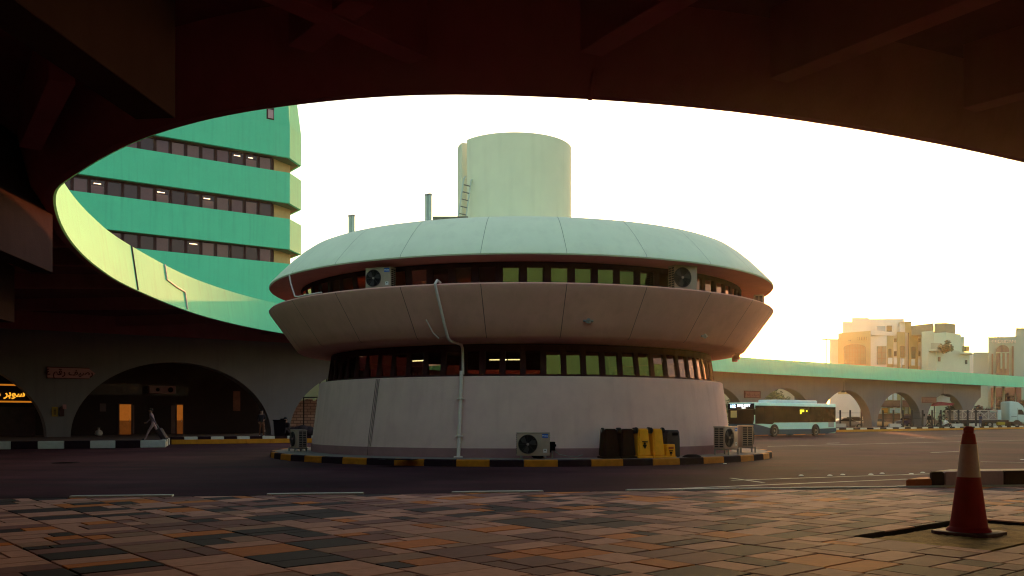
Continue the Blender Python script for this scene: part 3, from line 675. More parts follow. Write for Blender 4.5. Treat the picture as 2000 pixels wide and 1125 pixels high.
# lit shop sign
AMB = mat("lit_sign_letters", (.6, .3, .03), .5, emit=(1.0, .42, .03), estr=.26)
AMB2 = mat("lit_sign_border", (.5, .22, .02), .5, emit=(1.0, .30, .02), estr=.10)
P = lpt(72, 3.2); sg = thing("shop_sign", "black shop sign with glowing amber Arabic lettering and border, left of the arch pier", "sign", (P.x, P.y, 0), LROT)
dz = P.y; zt, zb = zz(749, dz - 2), zz(786, dz - 1)
b = MB(); b.box(-7.2, 0, .02, .14, zb, zt); b.build("panel", mat("sign_black", (.012, .009, .009), .6), sg)
b = MB(); b.box(-7.2, 0, -.05, .018, zb, zb + .11); b.box(-7.2, -.66, -.05, .018, zt - .11, zt); b.box(-.11, 0, -.05, .018, zb + .11, zb + .55); b.build("light_border", AMB2, sg)
for x in (-2.3, -4.6):
    b = MB(); b.box(x - .03, x + .03, -.06, .02, zb - .9, zt + .05); b.build("mullion", BLACKP, sg)
word = "\ufe96\ufedb\ufead\ufe8e\ufee3 \ufeae\ufe91\ufeee\ufeb3"
text(word, "lettering", .66, AMB, sg, upright(-.72, -.03, (zt + zb) / 2 - .02), .03, 'RIGHT', .018)
b = MB(); b.box(-7.2, 0, .6, .7, .26, zb - .3); b.build("shop_window", mat("shop_window_dark", (.045, .018, .02), .3, .5, 1.5), sg)

# arrow sign and small boards on the pier
PINK = mat("sign_pink", (.40, .165, .165), .7, .12, 3); SRED = mat("sign_dark_red", (.07, .012, .014), .7)
P = lpt(92, -.06); sg = thing("platform_sign", "pinkish arrow shaped platform sign in Arabic on the wide left arch pier", "sign", (P.x, P.y, 0), LROT)
Ls = (lpt(186, -.06) - P).length; zc_ = zz(729, P.y + 1)
b = MB(); hh = .33; b.prism([(0, -hh), (Ls - .42, -hh), (Ls, .0), (Ls - .42, hh), (0, hh)], lambda u, v, t: (u, t, zc_ + v), -.10, 0); b.build("panel", PINK, sg)
b = MB(); b.box(-.05, Ls - .4, -.09, 0, zc_ - hh - .05, zc_ - hh - .002); b.box(-.05, Ls - .4, -.09, 0, zc_ + hh + .002, zc_ + hh + .05); b.build("frame", SRED, sg)
text("\u0664 \ufee2\ufed7\ufead \ufed2\ufef4\ufebb\ufead", "lettering", .56, SRED, sg, upright(Ls * .46, -.11, zc_ + .03), .008, 'CENTER', .012)
P = lpt(103, -.05); nb = thing("notice_board", "small yellow framed notice on the left arch pier below the arrow sign", "notice", (P.x, P.y, 0), LROT)
z0, z1 = zz(812, P.y), zz(796, P.y); wn = (lpt(111.5, -.05) - P).length
b = MB(); b.box(-.05, wn + .05, 0.0, .04, z0 - .05, z1 + .05); b.build("frame", mat("notice_yellow", (.34, .19, .03), .7), nb)
b = MB(); b.box(.05, wn - .05, -.012, -.002, z0 + .06, z1 - .06); b.box(.1, wn - .1, -.02, -.013, z0 + .3, z0 + .35, 1); b.box(.12, wn - .14, -.02, -.013, z0 + .15, z0 + .2, 1); b.build("printed_sheet", [mat("notice_sheet", (.16, .09, .03), .8, .5, 20), BLACKP], nb)
P = lpt(116, -.05); nb = thing("call_box", "dark call box with a pale corner beside the yellow notice on the pier", "box", (P.x, P.y, 0), LROT)
wn = (lpt(125, -.05) - P).length; b = MB(); b.bbox(0, wn, -.12, .04, zz(813, P.y), zz(796, P.y), .02); b.build("case", mat("call_box_red", (.05, .015, .015), .6), nb)
b = MB(); b.box(wn - .1, wn + .12, -.15, -.122, zz(799, P.y), zz(790, P.y)); b.build("label_plate", PINK, nb)
P = lpt(193, 3.0, .25); bd = thing("bundle", "small pale tied bundle lying on the dark platform under the arch", "bundle", P)
b = MB(); b.lathe([(0, 0), (.18, .02), (.27, .16), (.22, .34), (.08, .42), (.05, .5), (.11, .56), (0, .57)], 16); b.build("sack", mat("pale_cloth", (.42, .34, .32), .9, .3, 5), bd, smooth=60)
P = lpt(226 - 30, 5.5, .25)

# ------------------------------------------------------------------ people: one skinned body each
def person_mesh(name, J, cols, hair_col=HAIR, scale=1.0):
    """J: joint -> (x, y, z); body facing -Y locally. cols: materials [skin, top, trousers, shoes]"""
    E = [("pelvis", "waist"), ("waist", "chest"), ("chest", "neck"), ("neck", "head"), ("head", "crown")]
    for s in "LR":
        E += [("chest", "sh" + s), ("sh" + s, "el" + s), ("el" + s, "wr" + s), ("wr" + s, "ha" + s), ("pelvis", "hi" + s), ("hi" + s, "kn" + s), ("kn" + s, "an" + s), ("an" + s, "to" + s)]
    R = dict(pelvis=.145, waist=.135, chest=.155, neck=.058, head=.098, crown=.075)
    for s in "LR": R.update({"sh" + s: .068, "el" + s: .046, "wr" + s: .030, "ha" + s: .038, "hi" + s: .092, "kn" + s: .062, "an" + s: .045, "to" + s: .040})
    for s in "LR":          # fingers and thumb
        w_, h_ = Vector(J["wr" + s]), Vector(J["ha" + s]); d = (h_ - w_).normalized(); sd_ = d.cross(Vector((0, 1, 0)) if abs(d.y) < .9 else Vector((1, 0, 0))).normalized()
        for i, (off, L) in enumerate(((-.030, .060), (-.010, .075), (.010, .080), (.030, .070))):
            a = "f%d%s" % (i, s); J[a] = tuple(h_ + sd_ * off + d * L * .5); J[a + "t"] = tuple(h_ + sd_ * off * 1.05 + d * L * .95 + Vector((0, -.012, 0)))
            E += [("ha" + s, a), (a, a + "t")]; R[a] = .0105; R[a + "t"] = .008
        J["th" + s] = tuple(w_ + (h_ - w_) * .6 - sd_ * .055); E.append(("wr" + s, "th" + s)); R["th" + s] = .011
    names = ["pelvis"] + [k for k in J if k != "pelvis"]; ix = {k: i for i, k in enumerate(names)}
    me = bpy.data.meshes.new(name + "_skeleton"); me.from_pydata([J[k] for k in names], [(ix[a], ix[b]) for a, b in E], [])
    o = bpy.data.objects.new(name + "_skeleton", me); COL.objects.link(o)
    md = o.modifiers.new("skin", 'SKIN')
    for i, k in enumerate(names):
        sv = me.skin_vertices[0].data[i]; sv.radius = (R[k], R[k] * (.78 if k in ("chest", "waist", "pelvis") else 1)); sv.use_root = (i == 0)
    o.modifiers.new("sub", 'SUBSURF').levels = 1
    dg = bpy.context.evaluated_depsgraph_get(); out = bpy.data.meshes.new_from_object(o.evaluated_get(dg)); bpy.data.objects.remove(o); bpy.data.meshes.remove(me)
    for m in cols: out.materials.append(m)
    V = [Vector(J[k]) for k in names]
    def seg(p, a, b):
        a, b = Vector(J[a]), Vector(J[b]); t = max(0, min(1, (p - a).dot(b - a) / max((b - a).length_squared, 1e-9))); return (p - a - (b - a) * t).length
    for f in out.polygons:
        c = f.center; best = min(E, key=lambda e: seg(c, *e) / max(.03, (R[e[0]] + R[e[1]]) / 2)); k = best[1]
        f.material_index = 0 if (k[:2] in ("ha", "th") or k[0] == "f" or k in ("head", "crown", "neck")) and k not in ("chest",) else (3 if k[:2] == "to" else 2 if k[:2] in ("hi", "kn", "an") else 1)
        f.use_smooth = True
    h = Vector(J["head"]); fwd = (Vector(J["crown"]) - h); fw = Vector(J.get("face", (h.x, h.y - 1, h.z))) - h; fw.normalize(); side = fw.cross(Vector((0, 0, 1))).normalized()
    J.pop("face", None)
    return out, h, fw, side
def person(label, loc, rz, J, cols, group=None, scale=1.0):
    face = J.pop("face", None)
    root = thing("person", label, "person", loc, rz, group); root.scale = (scale,) * 3
    me, h, fw, side = person_mesh("person", J, cols)
    me.name = "body"; o = bpy.data.objects.new("body", me); COL.objects.link(o); o.parent = root
    fw = Vector((0, -1, 0)); up = Vector((0, 0, 1))
    bm = bmesh.new()       # nose, ears, brows added to the head of the same body mesh
    bm.from_mesh(me)
    def blob(c, r, sc, mi):
        g_ = bmesh.ops.create_icosphere(bm, subdivisions=1, radius=r, matrix=Matrix.Translation(c) @ Matrix.Diagonal((*sc, 1)))
        for v in g_["verts"]:
            for f_ in v.link_faces: f_.material_index = mi
    blob(h + Vector((0, -.10, -.005)), .016, (.8, 1.2, 1.5), 0)
    for s in (-1, 1): blob(h + Vector((s * .095, .0, .0)), .022, (.5, .9, 1.4), 0); blob(h + Vector((s * .035, -.088, .025)), .011, (1.3, .6, .8), 3)
    blob(h + Vector((0, -.09, -.045)), .014, (1.8, .5, .5), 3)
    bm.to_mesh(me); bm.free()
    hb = MB(); bm = bmesh.new(); bmesh.ops.create_icosphere(bm, subdivisions=2, radius=.112, matrix=Matrix.Translation(h + Vector((0, .018, .045))) @ Matrix.Diagonal((.95, 1.05, 1.05, 1)))
    bmesh.ops.delete(bm, geom=[v for v in bm.verts if v.co.z < h.z + .02 and v.co.y < h.y + .03], context='VERTS'); hb.bm(bm); hb.build("hair", HAIR, root, smooth=60)
    return root
def standing(armL=0, armR=0, lean=0.0, spread=.10):
    J = dict(pelvis=(0, 0, .96), waist=(0, lean * .3, 1.12), chest=(0, lean * .7, 1.34), neck=(0, lean, 1.50), head=(0, lean - .01, 1.63), crown=(0, lean - .005, 1.71))
    for s, g_ in (("L", 1), ("R", -1)):
        a = armL if s == "L" else armR
        J["sh" + s] = (g_ * .185, lean * .8, 1.42); J["el" + s] = (g_ * .24, lean * .8 + .05 - a * .08, 1.15); J["wr" + s] = (g_ * (.22 - .1 * a), lean * .8 - .05 - a * .22, .93 + a * .18); J["ha" + s] = (g_ * (.21 - .14 * a), lean * .8 - .08 - a * .27, .86 + a * .2)
        J["hi" + s] = (g_ * .095, 0, .90); J["kn" + s] = (g_ * (.09 + spread * .2), -.02, .50); J["an" + s] = (g_ * (.09 + spread * .4), .02, .09); J["to" + s] = (g_ * (.10 + spread * .5), -.15, .045)
    return J
def walking(st=.34, lean=-.10):
    J = standing(0, 0, lean)
    J["knL"] = (.09, -st * .62, .52); J["anL"] = (.09, -st * 1.05, .10); J["toL"] = (.09, -st * 1.05 - .16, .06)
    J["knR"] = (-.09, st * .45, .52); J["anR"] = (-.09, st * 1.35, .16); J["toR"] = (-.09, st * 1.35 - .11, .045)
    J["elR"] = (-.26, -.08 + lean, 1.18); J["wrR"] = (-.24, -.26 + lean, 1.02); J["haR"] = (-.23, -.33 + lean, .99)
    J["elL"] = (.25, .20 + lean, 1.18); J["wrL"] = (.26, .30 + lean, .96); J["haL"] = (.26, .34 + lean, .90)
    return J
def sitting():
    J = dict(pelvis=(0, .1, .24), waist=(0, .06, .40), chest=(0, -.04, .62), neck=(0, -.10, .78), head=(0, -.14, .90), crown=(0, -.15, .98))
    for s, g_ in (("L", 1), ("R", -1)):
        J["sh" + s] = (g_ * .185, -.06, .70); J["el" + s] = (g_ * .27, -.20, .47); J["wr" + s] = (g_ * .17, -.40, .45); J["ha" + s] = (g_ * .12, -.47, .44)
        J["hi" + s] = (g_ * .10, .02, .22); J["kn" + s] = (g_ * .20, -.38, .46); J["an" + s] = (g_ * .16, -.56, .06); J["to" + s] = (g_ * .17, -.72, -.005)
    return J
def cloth(n, c): return mat("cloth_" + n, c, .9, .2, 6)
SHOE = mat("dark_shoes", (.02, .016, .016), .7)
# the walker with the trolley bag on the left platform: moves to the left in the picture
d = 49.5; wx = at(300, d)
person("person in pale trousers and striped top walking along the left platform pulling a dark suitcase", (wx, d, .25), rad(-90 + 8), walking(.40, -.14), [SKIN, cloth("mauve", (.20, .13, .15)), cloth("pale", (.40, .24, .22)), SHOE], scale=1.0)
sc_ = thing("suitcase", "dark wheeled suitcase tilted behind the walking person on the left platform", "suitcase", (at(318, d), d + .25, .25), 0)
b = MB(); M = Matrix.Translation((.05, 0, .06)) @ Matrix.Rotation(rad(-32), 4, 'Y'); b.bbox(-.14, .14, -.22, .22, .02, .70, .04, M=M); b.build("case", mat("suitcase_dark", (.04, .025, .028), .6), sc_, smooth=40)
b = MB(); b.tube([M @ Vector((.0, -.16, .68)), M @ Vector((0, -.16, .98)), M @ Vector((0, .16, .98)), M @ Vector((0, .16, .68))], .014, 6); b.build("handle", METAL, sc_)
for y in (-.18, .18):
    b = MB(); b.disc((.10, y, .055), .055, 'y', 16, 0, .04); b.build("wheel", RUBBER, sc_)
d = 61.5; person("person in dark top and brown trousers standing beside the left arch pier", (at(511, d), d, .25), rad(25), standing(1, .2), [SKIN, cloth("black", (.022, .014, .016)), cloth("brown", (.17, .06, .03)), mat("pale_shoes", (.4, .33, .3), .7)], scale=1.02)
d = 62; person("person in dark clothes seated on the platform right of the wheeled bin", (at(560, d), d, .25), rad(-20), sitting(), [SKIN, cloth("black", (.022, .014, .016)), cloth("charcoal", (.035, .022, .022)), SHOE], scale=1.25)
# on the far right platform
d = 124
def fr(px, dd): return (at(px, dd), dd, .25)
person("person in dark clothes walking with a bag under the right arches", fr(1814, d), rad(70), walking(.36, -.08), [SKIN, cloth("black", (.022, .014, .016)), cloth("black", (.022, .014, .016)), SHOE], scale=1.05)
person("person in black standing between the walking person and the seated one in white", fr(1836, d + 1), rad(-35), standing(.8, .2), [SKIN, cloth("black", (.022, .014, .016)), cloth("black", (.022, .014, .016)), SHOE], scale=1.1)
person("person in a white shirt crouching on the kerb under the right arches", fr(1846, d - 6), rad(40), sitting(), [SKIN, cloth("white", (.62, .66, .64)), cloth("charcoal", (.035, .022, .022)), SHOE], scale=1.35)
person("person in dark blue standing alone on the kerb in front of the truck", fr(1915, d + 1), rad(15), standing(.3, .7), [SKIN, cloth("navy", (.05, .04, .075)), cloth("navy", (.05, .04, .075)), SHOE], scale=1.06)

# ------------------------------------------------------------------ outdoor units, bins and the cone
def louvre(b, x, y0, y1, z0, z1, rows, cols, mi):
    for r in range(rows):
        for c in range(cols):
            zz0 = z0 + (z1 - z0) * (r + .2) / rows; zz1 = z0 + (z1 - z0) * (r + .85) / rows; a = y0 + (y1 - y0) * (c + .1) / cols; e = y0 + (y1 - y0) * (c + .9) / cols
            b.box(x - .006, x + .02, a, e, zz0, zz1, mi)
def outdoor_unit(label, loc, rz, wd, ht, dp, stand=.10, badge=True, group="outdoor air conditioning units", side=1):
    t = thing("air_conditioner", label, "air conditioner", loc, rz, group)
    b = MB(); b.bbox(-wd / 2, wd / 2, -dp / 2, dp / 2, stand, stand + ht, .018); b.bbox(-wd / 2 - .008, wd / 2 + .008, -dp / 2 - .008, dp / 2 + .008, stand + ht - .03, stand + ht + .006, .008)
    b.box(wd * .20, wd * .205, -dp / 2 - .002, -dp / 2 + .01, stand + .04, stand + ht - .04, 1); b.build("casing", [CASING, METAL], t, smooth=40)
    cx, cz, R = -wd * .17, stand + ht * .5, ht * .405
    b = MB(); b.disc((cx, -dp / 2 - .004, cz), R, 'y', 40, 0, .012); b.build("fan_opening", BLACKP, t)
    b = MB()
    for k in range(3):
        a0 = k * 2.094; pts = [(cx + R * q * math.cos(a0 + s_), -dp / 2 - .012 - .006 * s_, cz + R * q * math.sin(a0 + s_)) for q, s_ in ((.2, 0), (.55, -.12), (.9, -.1), (.92, .5), (.6, .75), (.22, .7))]; b.add(pts, [tuple(range(6))])
    b.disc((cx, -dp / 2 - .02, cz), R * .14, 'y', 20, 1, .03); b.build("fan", [mat("fan_blade", (.05, .04, .042), .5), mat("fan_hub", (.30, .22, .2), .5)], t)
    b = MB()
    for q in range(1, 12):
        r = R * q / 11; b.tube([(cx + r * math.cos(k * math.pi / 18), -dp / 2 - .03, cz + r * math.sin(k * math.pi / 18)) for k in range(37)], .0028 if q < 11 else .009, 4, caps=False)
    for k in range(8): a = k * math.pi / 4; b.tube([(cx + R * .12 * math.cos(a), -dp / 2 - .033, cz + R * .12 * math.sin(a)), (cx + R * math.cos(a), -dp / 2 - .033, cz + R * math.sin(a))], .004, 4)
    b.build("fan_guard", mat("guard_wire", (.06, .045, .045), .5), t)
    b = MB(); louvre(b, -wd / 2 - .002, -dp / 2 + .03, dp / 2 - .03, stand + .05, stand + ht - .05, 9, 2, 0); b.build("louvre", mat("louvre_dark", (.02, .014, .016), .7), t); b = MB(); louvre(b, wd / 2 - .012, -dp / 2 + .03, dp / 2 - .03, stand + .05, stand + ht - .05, 9, 2, 0); b.build("louvre", mat("louvre_dark", (.02, .014, .016), .7), t)
    for x in (-wd * .36, wd * .36):
        b = MB(); b.box(x - .03, x + .03, -dp / 2 - .12, dp / 2 + .05, max(0, stand - .035), stand); b.box(x - .025, x + .025, -dp / 2 - .11, -dp / 2 - .06, 0, stand - .036); b.box(x - .025, x + .025, dp / 2 - .02, dp / 2 + .04, 0, stand - .036); b.build("foot", METAL, t)
    if badge:
        bx, bz = wd * .355, stand + ht * .86; b = MB(); b.box(bx - .095, bx + .095, -dp / 2 - .006, -dp / 2 + .002, bz - .06, bz + .06); bo = b.build("badge", BLUEB, t)
        text("Midea", "lettering", .075, mat("badge_white", (.8, .82, .85), .5), bo, upright(bx, -dp / 2 - .008, bz), .001)
        b = MB(); b.box(bx - .055, bx + .055, -dp / 2 - .005, -dp / 2 + .002, stand + ht * .14, stand + ht * .30); b.box(bx - .025, bx + .025, -dp / 2 - .007, -dp / 2 - .004, stand + ht * .22, stand + ht * .26, 1); b.build("rating_plate", [mat("plate_pale", (.55, .5, .5), .5), BLACKP], t)
    return t
def onisl(R, phi, z=.205): a = rad(phi); return (BX + R * math.sin(a), BD - R * math.cos(a), z)
outdoor_unit("beige air conditioner with blue badge on the island floor left of the black bins", onisl(9.05, 1.9), rad(1.5), 1.02, .72, .36)
outdoor_unit("air conditioner seen edge on at the far left of the round building's island", onisl(8.85, -76), rad(-58), .9, .70, .36, .12, False)
outdoor_unit("air conditioner with louvred side and blue badge on metal legs, right of the bins", onisl(9.05, 51.5), rad(50), 1.0, .78, .42, .20)
outdoor_unit("air conditioner showing only its louvred end, rightmost on the island beside the bus", onisl(9.0, 67.5), rad(85), 1.0, .80, .42, .20, False)
outdoor_unit("air conditioner with blue badge on the parapet ledge at the left upper windows", onisl(9.36, -29.2, 5.58), rad(-22), .92, .66, .34, .03)
outdoor_unit("grey green air conditioner on the parapet ledge at the right upper windows", onisl(9.36, 33.6, 5.58), rad(22), .84, .78, .42, .03, False)
outdoor_unit("small air conditioner at the far right end of the upper parapet ledge", onisl(9.4, 73.0, 5.58), rad(78), .72, .50, .34, .03, False)
# its cable and isolator box
iso_ = thing("switch_box", "dark weatherproof switch box on a post beside the beige air conditioner", "switch box", onisl(8.55, 6.2, .205), rad(6))
b = MB(); b.bbox(-.085, .085, -.06, .06, .24, .52, .012); b.bbox(.08, .12, -.04, .04, .36, .44, .012); b.build("box", BLACKP, iso_, smooth=40)
b = MB(); b.box(-.02, .02, -.02, .02, 0, .24); b.build("post", METAL, iso_)
b = MB(); b.tube([(-1.06, -.18, .62), (-.96, -.2, .44), (-.85, -.22, .25), (-.62, -.22, .06), (-.42, -.2, .03), (-.2, -.12, .1), (-.08, -.03, .22), (-.05, 0, .30)], .045, 8); b.build("cable", BLACKP, iso_, smooth=60)
b = MB(); b.tube([(-1.06, -.18, .50), (-.98, -.2, .40), (-.93, -.18, .30)], .05, 8); b.build("cable", BLACKP, iso_, smooth=60)
b = MB(); b.tube([(.05, 0, .24), (.2, -.1, .12), (.5, -.16, .06), (.8, -.12, .06), (.98, .02, .10)], .014, 6); b.build("cable", METAL, iso_, smooth=60)

def bin_(label, loc, rz, m, wd=.52, ht=.93, sym=False, group=None):
    t = thing("wheelie_bin", label, "bin", loc, rz, group); hw = wd / 2
    b = MB(); bm = bmesh.new()
    lo = [(-hw, -.30), (hw, -.30), (hw, .28), (-hw, .28)]; hi = [(-hw * .80, -.20), (hw * .80, -.20), (hw * .80, .24), (-hw * .80, .24)]
    A = [bm.verts.new((u, v, .05)) for u, v in lo]; B = [bm.verts.new((u, v, ht)) for u, v in hi]
    bm.faces.new(A[::-1]); bm.faces.new(B)
    for i in range(4): bm.faces.new((A[i], A[(i + 1) % 4], B[(i + 1) % 4], B[i]))
    bmesh.ops.bevel(bm, geom=list(bm.edges), offset=.04, segments=3, affect='EDGES'); b.bm(bm)
    b.box(-hw * .62, hw * .62, -.29, -.265, .16, .19); b.build("body", m, t, smooth=40)
    b = MB(); b.bbox(-hw - .03, hw + .03, -.335, .31, 0, .065, .02); b.build("rim", m, t, smooth=40)
    b = MB(); b.tube([(-hw * .95, -.12, ht - .015), (hw * .95, -.12, ht - .015)], .016, 8); b.build("axle", METAL, t)
    for s in (-1, 1):
        w_ = MB(); w_.disc((s * (hw * .80 + .05), -.12, ht - .06), .098, 'x', 28, 0, .055); w_.disc((s * (hw * .80 + .08), -.12, ht - .06), .05, 'x', 20, 1, .012); w_.build("wheel", [RUBBER, METAL], t, smooth=40)
    if sym:
        b = MB(); y = -.292; z = .42; b.box(-.10, .10, y, y + .03, z + .10, z + .125); b.box(-.02, .10, y, y + .03, z + .075, z + .085)
        for k in range(3):
            a = k * 2.094 + 1.57; b.disc((.05 * math.cos(a) * .8 - .01, y + .012, z + .0 + .05 * math.sin(a) * .8), .034, 'y', 14, 0, .02)
        b.box(-.03, .02, y - .005, y + .03, z - .11, z - .03); o = b.build("printed_mark", BLACKP, t)
    return t
bin_("upturned black wheelie bin, nearest the air conditioner in the row", onisl(9.05, 17.3), rad(14), BLACKP, .50, .93, group="upturned wheelie bins in a row")
bin_("upturned black wheelie bin touching the yellow bins", onisl(9.06, 20.9), rad(18), BLACKP, .50, .93, group="upturned wheelie bins in a row")
bin_("upturned yellow wheelie bin with a black hazard mark, next to the black bins", onisl(9.1, 24.2), rad(26), YELP, .47, .94, True, group="upturned wheelie bins in a row")
bin_("plain upturned yellow wheelie bin beside the small yellow box", onisl(9.12, 27.5), rad(28), YELP, .46, .93, group="upturned wheelie bins in a row")
t = thing("waste_box", "low yellow waste box with a printed front, in front of the dark bin", "waste box", onisl(9.25, 30.3), rad(28)); b = MB(); b.prism([(-.19, .03), (.19, .03), (.165, .43), (-.165, .43)], lambda u, v, tt: (u, tt, v), -.17, .17, bev=.025); b.bbox(-.21, .21, -.19, .19, 0, .05, .015); b.build("body", YELP, t, smooth=40)
b = MB(); b.box(-.10, .10, -.176, -.168, .28, .345); b.box(-.075, .075, -.176, -.168, .20, .235, 1); b.box(-.05, .05, -.176, -.168, .12, .185, 1); b.box(-.035, .035, -.176, -.168, .07, .105, 1); b.build("printed_mark", [mat("print_red", (.35, .05, .01), .6), BLACKP], t)
t = thing("dark_bin", "square dark grey bin without wheels, rightmost behind the small yellow box", "bin", onisl(8.85, 32.7), rad(32)); DG = mat("dark_grey_plastic", (.034, .022, .028), .6, .2, 6, .1, 50)
b = MB(); b.prism([(-.30, 0), (.30, 0), (.29, .56), (.265, .80), (.22, .88), (-.25, .88), (-.26, .80)], lambda u, v, tt: (u, tt, v), -.24, .22, bev=.03); b.build("body", DG, t, smooth=40)
b = MB(); b.bbox(-.06, .18, -.262, -.238, .70, .80, .008); b.build("hand_grip", BLACKP, t)
t = thing("bin_lid", "flat black lid lying on the island right of the dark bin", "lid", onisl(9.45, 35.6), rad(34)); b = MB(); b.lathe([(0, .09), (.16, .085), (.27, .05), (.32, .012), (.32, 0)], 28); b.build("lid", BLACKP, t, smooth=50); t.scale = (1.1, .8, 1)
d = 61; P = Vector((at(546, d), d, .25)); t = thing("wheelie_bin", "dark wheelie bin standing upright against the left arch pier", "bin", P, rad(15)); b = MB(); b.prism([(-.32, .06), (.32, .06), (.40, 1.05), (-.40, 1.05)], lambda u, v, tt: (u, tt, v), -.36, .36, bev=.04); b.build("body", BLACKP, t, smooth=40)
b = MB(); b.bbox(-.44, .44, -.42, .42, 1.05, 1.14, .03); b.bbox(.05, .3, -.2, .2, 1.14, 1.22, .03); b.build("lid", BLACKP, t, smooth=40)
for s in (-1, 1): w_ = MB(); w_.disc((s * .3, .3, .1), .1, 'x', 18, 0, .06); w_.build("wheel", RUBBER, t)

# traffic cone in the pit
CD = gd(1046, .145); cx = at(1892, CD); CZ = .150
t = thing("traffic_cone", "dark red traffic cone with a white reflective collar standing in the sandy pit", "cone", (cx, CD, CZ), rad(-52)); t.scale = (.78, .78, 1)
k = .80; b = MB()
b.prism([(-.41 * k / .8, -.30), (-.30, -.41), (.30, -.41), (.41, -.30), (.41, .30), (.30, .41), (-.30, .41), (-.41, .30)], lambda u, v, tt: (u * .98, v * .98, tt), 0, .05, bev=.012)
CRED = mat("cone_red", (.27, .005, .012), .8, .22, 3, .1, 40, stain=.35); CBASE = mat("cone_base", (.09, .03, .026), .7, .3, 5, .2, 30)
b.build("base", CBASE, t, smooth=30)
RED = [(.30, .05), (.285, .075), (.265, .09), (.252, .10), (.232, .20), (.205, .36), (.155, .655)]
b = MB(); b.lathe(RED + [(.152, .656)], 64); b.build("cone_body", CRED, t, smooth=35)
b = MB(); b.lathe([(.157, .652), (.156, .655), (.108, 1.015), (.106, 1.017)], 64); b.build("reflective_collar", mat("collar_white", (.48, .34, .29), .45, .12, 10, .1, 60), t, smooth=35)
b = MB(); b.lathe([(.107, 1.012), (.082, 1.13), (.080, 1.135), (.068, 1.14), (.066, 1.165), (.072, 1.17), (.070, 1.195), (.052, 1.205), (.048, 1.215), (.03, 1.218), (.03, 1.18)], 48); b.build("cone_tip", CRED, t, smooth=35)

for px, py, z, R, lab in ((128, 904, .004, .42, "round dark manhole cover in the asphalt at the left"), (778, 897.5, .207, .62, "dark oval drain cover on the island below the white drain pipe")):
    d = gd(py, z); t = thing("manhole_cover", lab, "manhole", (at(px, d), d, z)); b = MB(); b.lathe([(0, .012), (R * .86, .012), (R * .88, .008), (R, .010), (R, 0)], 32)
    for i in range(-3, 4): b.box(-R * .6, R * .6, i * R * .2 - .012, i * R * .2 + .012, .0122, .018)
    b.build("cover", mat("cast_iron", (.014, .008, .010), .7, .3, 8, spec=.05), t); t.scale = (1, .55 if z > .1 else 1, 1)

# ladder leaning in the slot of the drum
ld = thing("ladder", "pale metal ladder leaning into the slot of the roof drum", "ladder", (0, 0, 0))
PLM = mat("ladder_paint", (.50, .55, .45), .5)
LB, LTp, LS = Vector((at(886, 34.9), 34.9, 7.95)), Vector((at(906, 35.7), 35.7, zz(349, 35.7))), Vector((.27, .30, 0))
for k in (0, 1):
    b = MB(); b.tube([LB + LS * k, LTp + LS * k, LTp + LS * k + Vector((.05, .12, .10))], .030, 8); b.build("side_rail", PLM, ld)
for i in range(9):
    f_ = (i + .6) / 9.4; p = LB + (LTp - LB) * f_; b = MB(); b.tube([p, p + LS], .022, 6); b.build("rung", METAL, ld)

# ------------------------------------------------------------------ the bus on the right
BC = (at(1473, 72), 72.0, 0); BR = math.atan2(.648, .761)
bus = thing("city_bus", "white and dark blue city bus with lit destination display leaving past the island", "bus", BC, BR)
BW, BL, BH = 2.5, 12.0, 2.74
BUSW = mat("bus_white", (.46, .78, .66), .4, .05, 3, spec=.3); BUSB = mat("bus_blue", (.012, .042, .075), .5, .1, 3, spec=.1); BGL = mat("bus_glass", (.014, .006, .006), .2, .4, 2, spec=.07)
b = MB(); b.bbox(.06, BL, 0, BW, .22, BH, .10, seg=3); b.build("body", BUSW, bus, smooth=40)
b = MB(); b.prism([(0.10, .18), (10.2, .18), (BL + .01, .34), (BL + .01, .66), (8.0, .60), (4.6, .60), (3.4, .61), (2.1, .72), (1.1, .90), (.10, 1.04)], lambda u, v, t: (u, t, v), -.014, BW + .014); b.box(-.012, .10, .0, BW, .26, 1.05); b.build("skirt", BUSB, bus, smooth=30)
b = MB(); b.prism([(.14, 1.05), (1.0, 1.06), (2.45, 1.02), (2.7, 1.15), (BL - .1, 1.16), (BL - .1, 2.46), (.14, 2.50)], lambda u, v, t: (u, t, v), -.010, .02)
for x in (1.35, 2.6, 4.4, 6.2, 8.0, 9.8): b.box(x, x + .05, -.016, -.009, 1.18, 2.44, 1)
b.build("side_glazing", [BGL, BLACKP], bus)
b = MB(); b.prism([(.12, 1.05), (BW - .12, 1.05), (BW - .05, 1.4), (BW - .05, 2.2), (.05, 2.2), (.05, 1.4)], lambda u, v, t: (t, u, v), -.02, .1); b.build("windscreen", BGL, bus)
b = MB(); b.box(-.03, .12, .05, BW - .05, 2.205, 2.66); db = b.build("destination_display", BLACKP, bus)
LED = mat("led_white", (.7, .75, .8), .5, emit=(.85, .92, 1.0), estr=1.1); LEDB = mat("led_blue", (.3, .5, .7), .5, emit=(.35, .65, 1.0), estr=1.0)
MF = lambda y, z: Matrix.Translation((-.04, y, z)) @ Matrix.Rotation(rad(-90), 4, 'Z') @ Matrix.Rotation(rad(90), 4, 'X')
text("102", "route_number", .36, LEDB, db, MF(BW - .52, 2.44), .004, bold=.012); text("MBZ CITY", "lettering", .27, LED, db, MF(.95, 2.49), .004, bold=.01); text("Shahama", "lettering", .11, LED, db, MF(.95, 2.31), .004)
b = MB(); b.bbox(3.6, 9.6, .35, BW - .35, BH - .04, BH + .27, .08); b.bbox(2.0, 2.4, .5, .8, BH - .02, BH + .1, .03); b.build("roof_unit", mat("roof_unit_white", (.50, .64, .62), .45), bus, smooth=40)
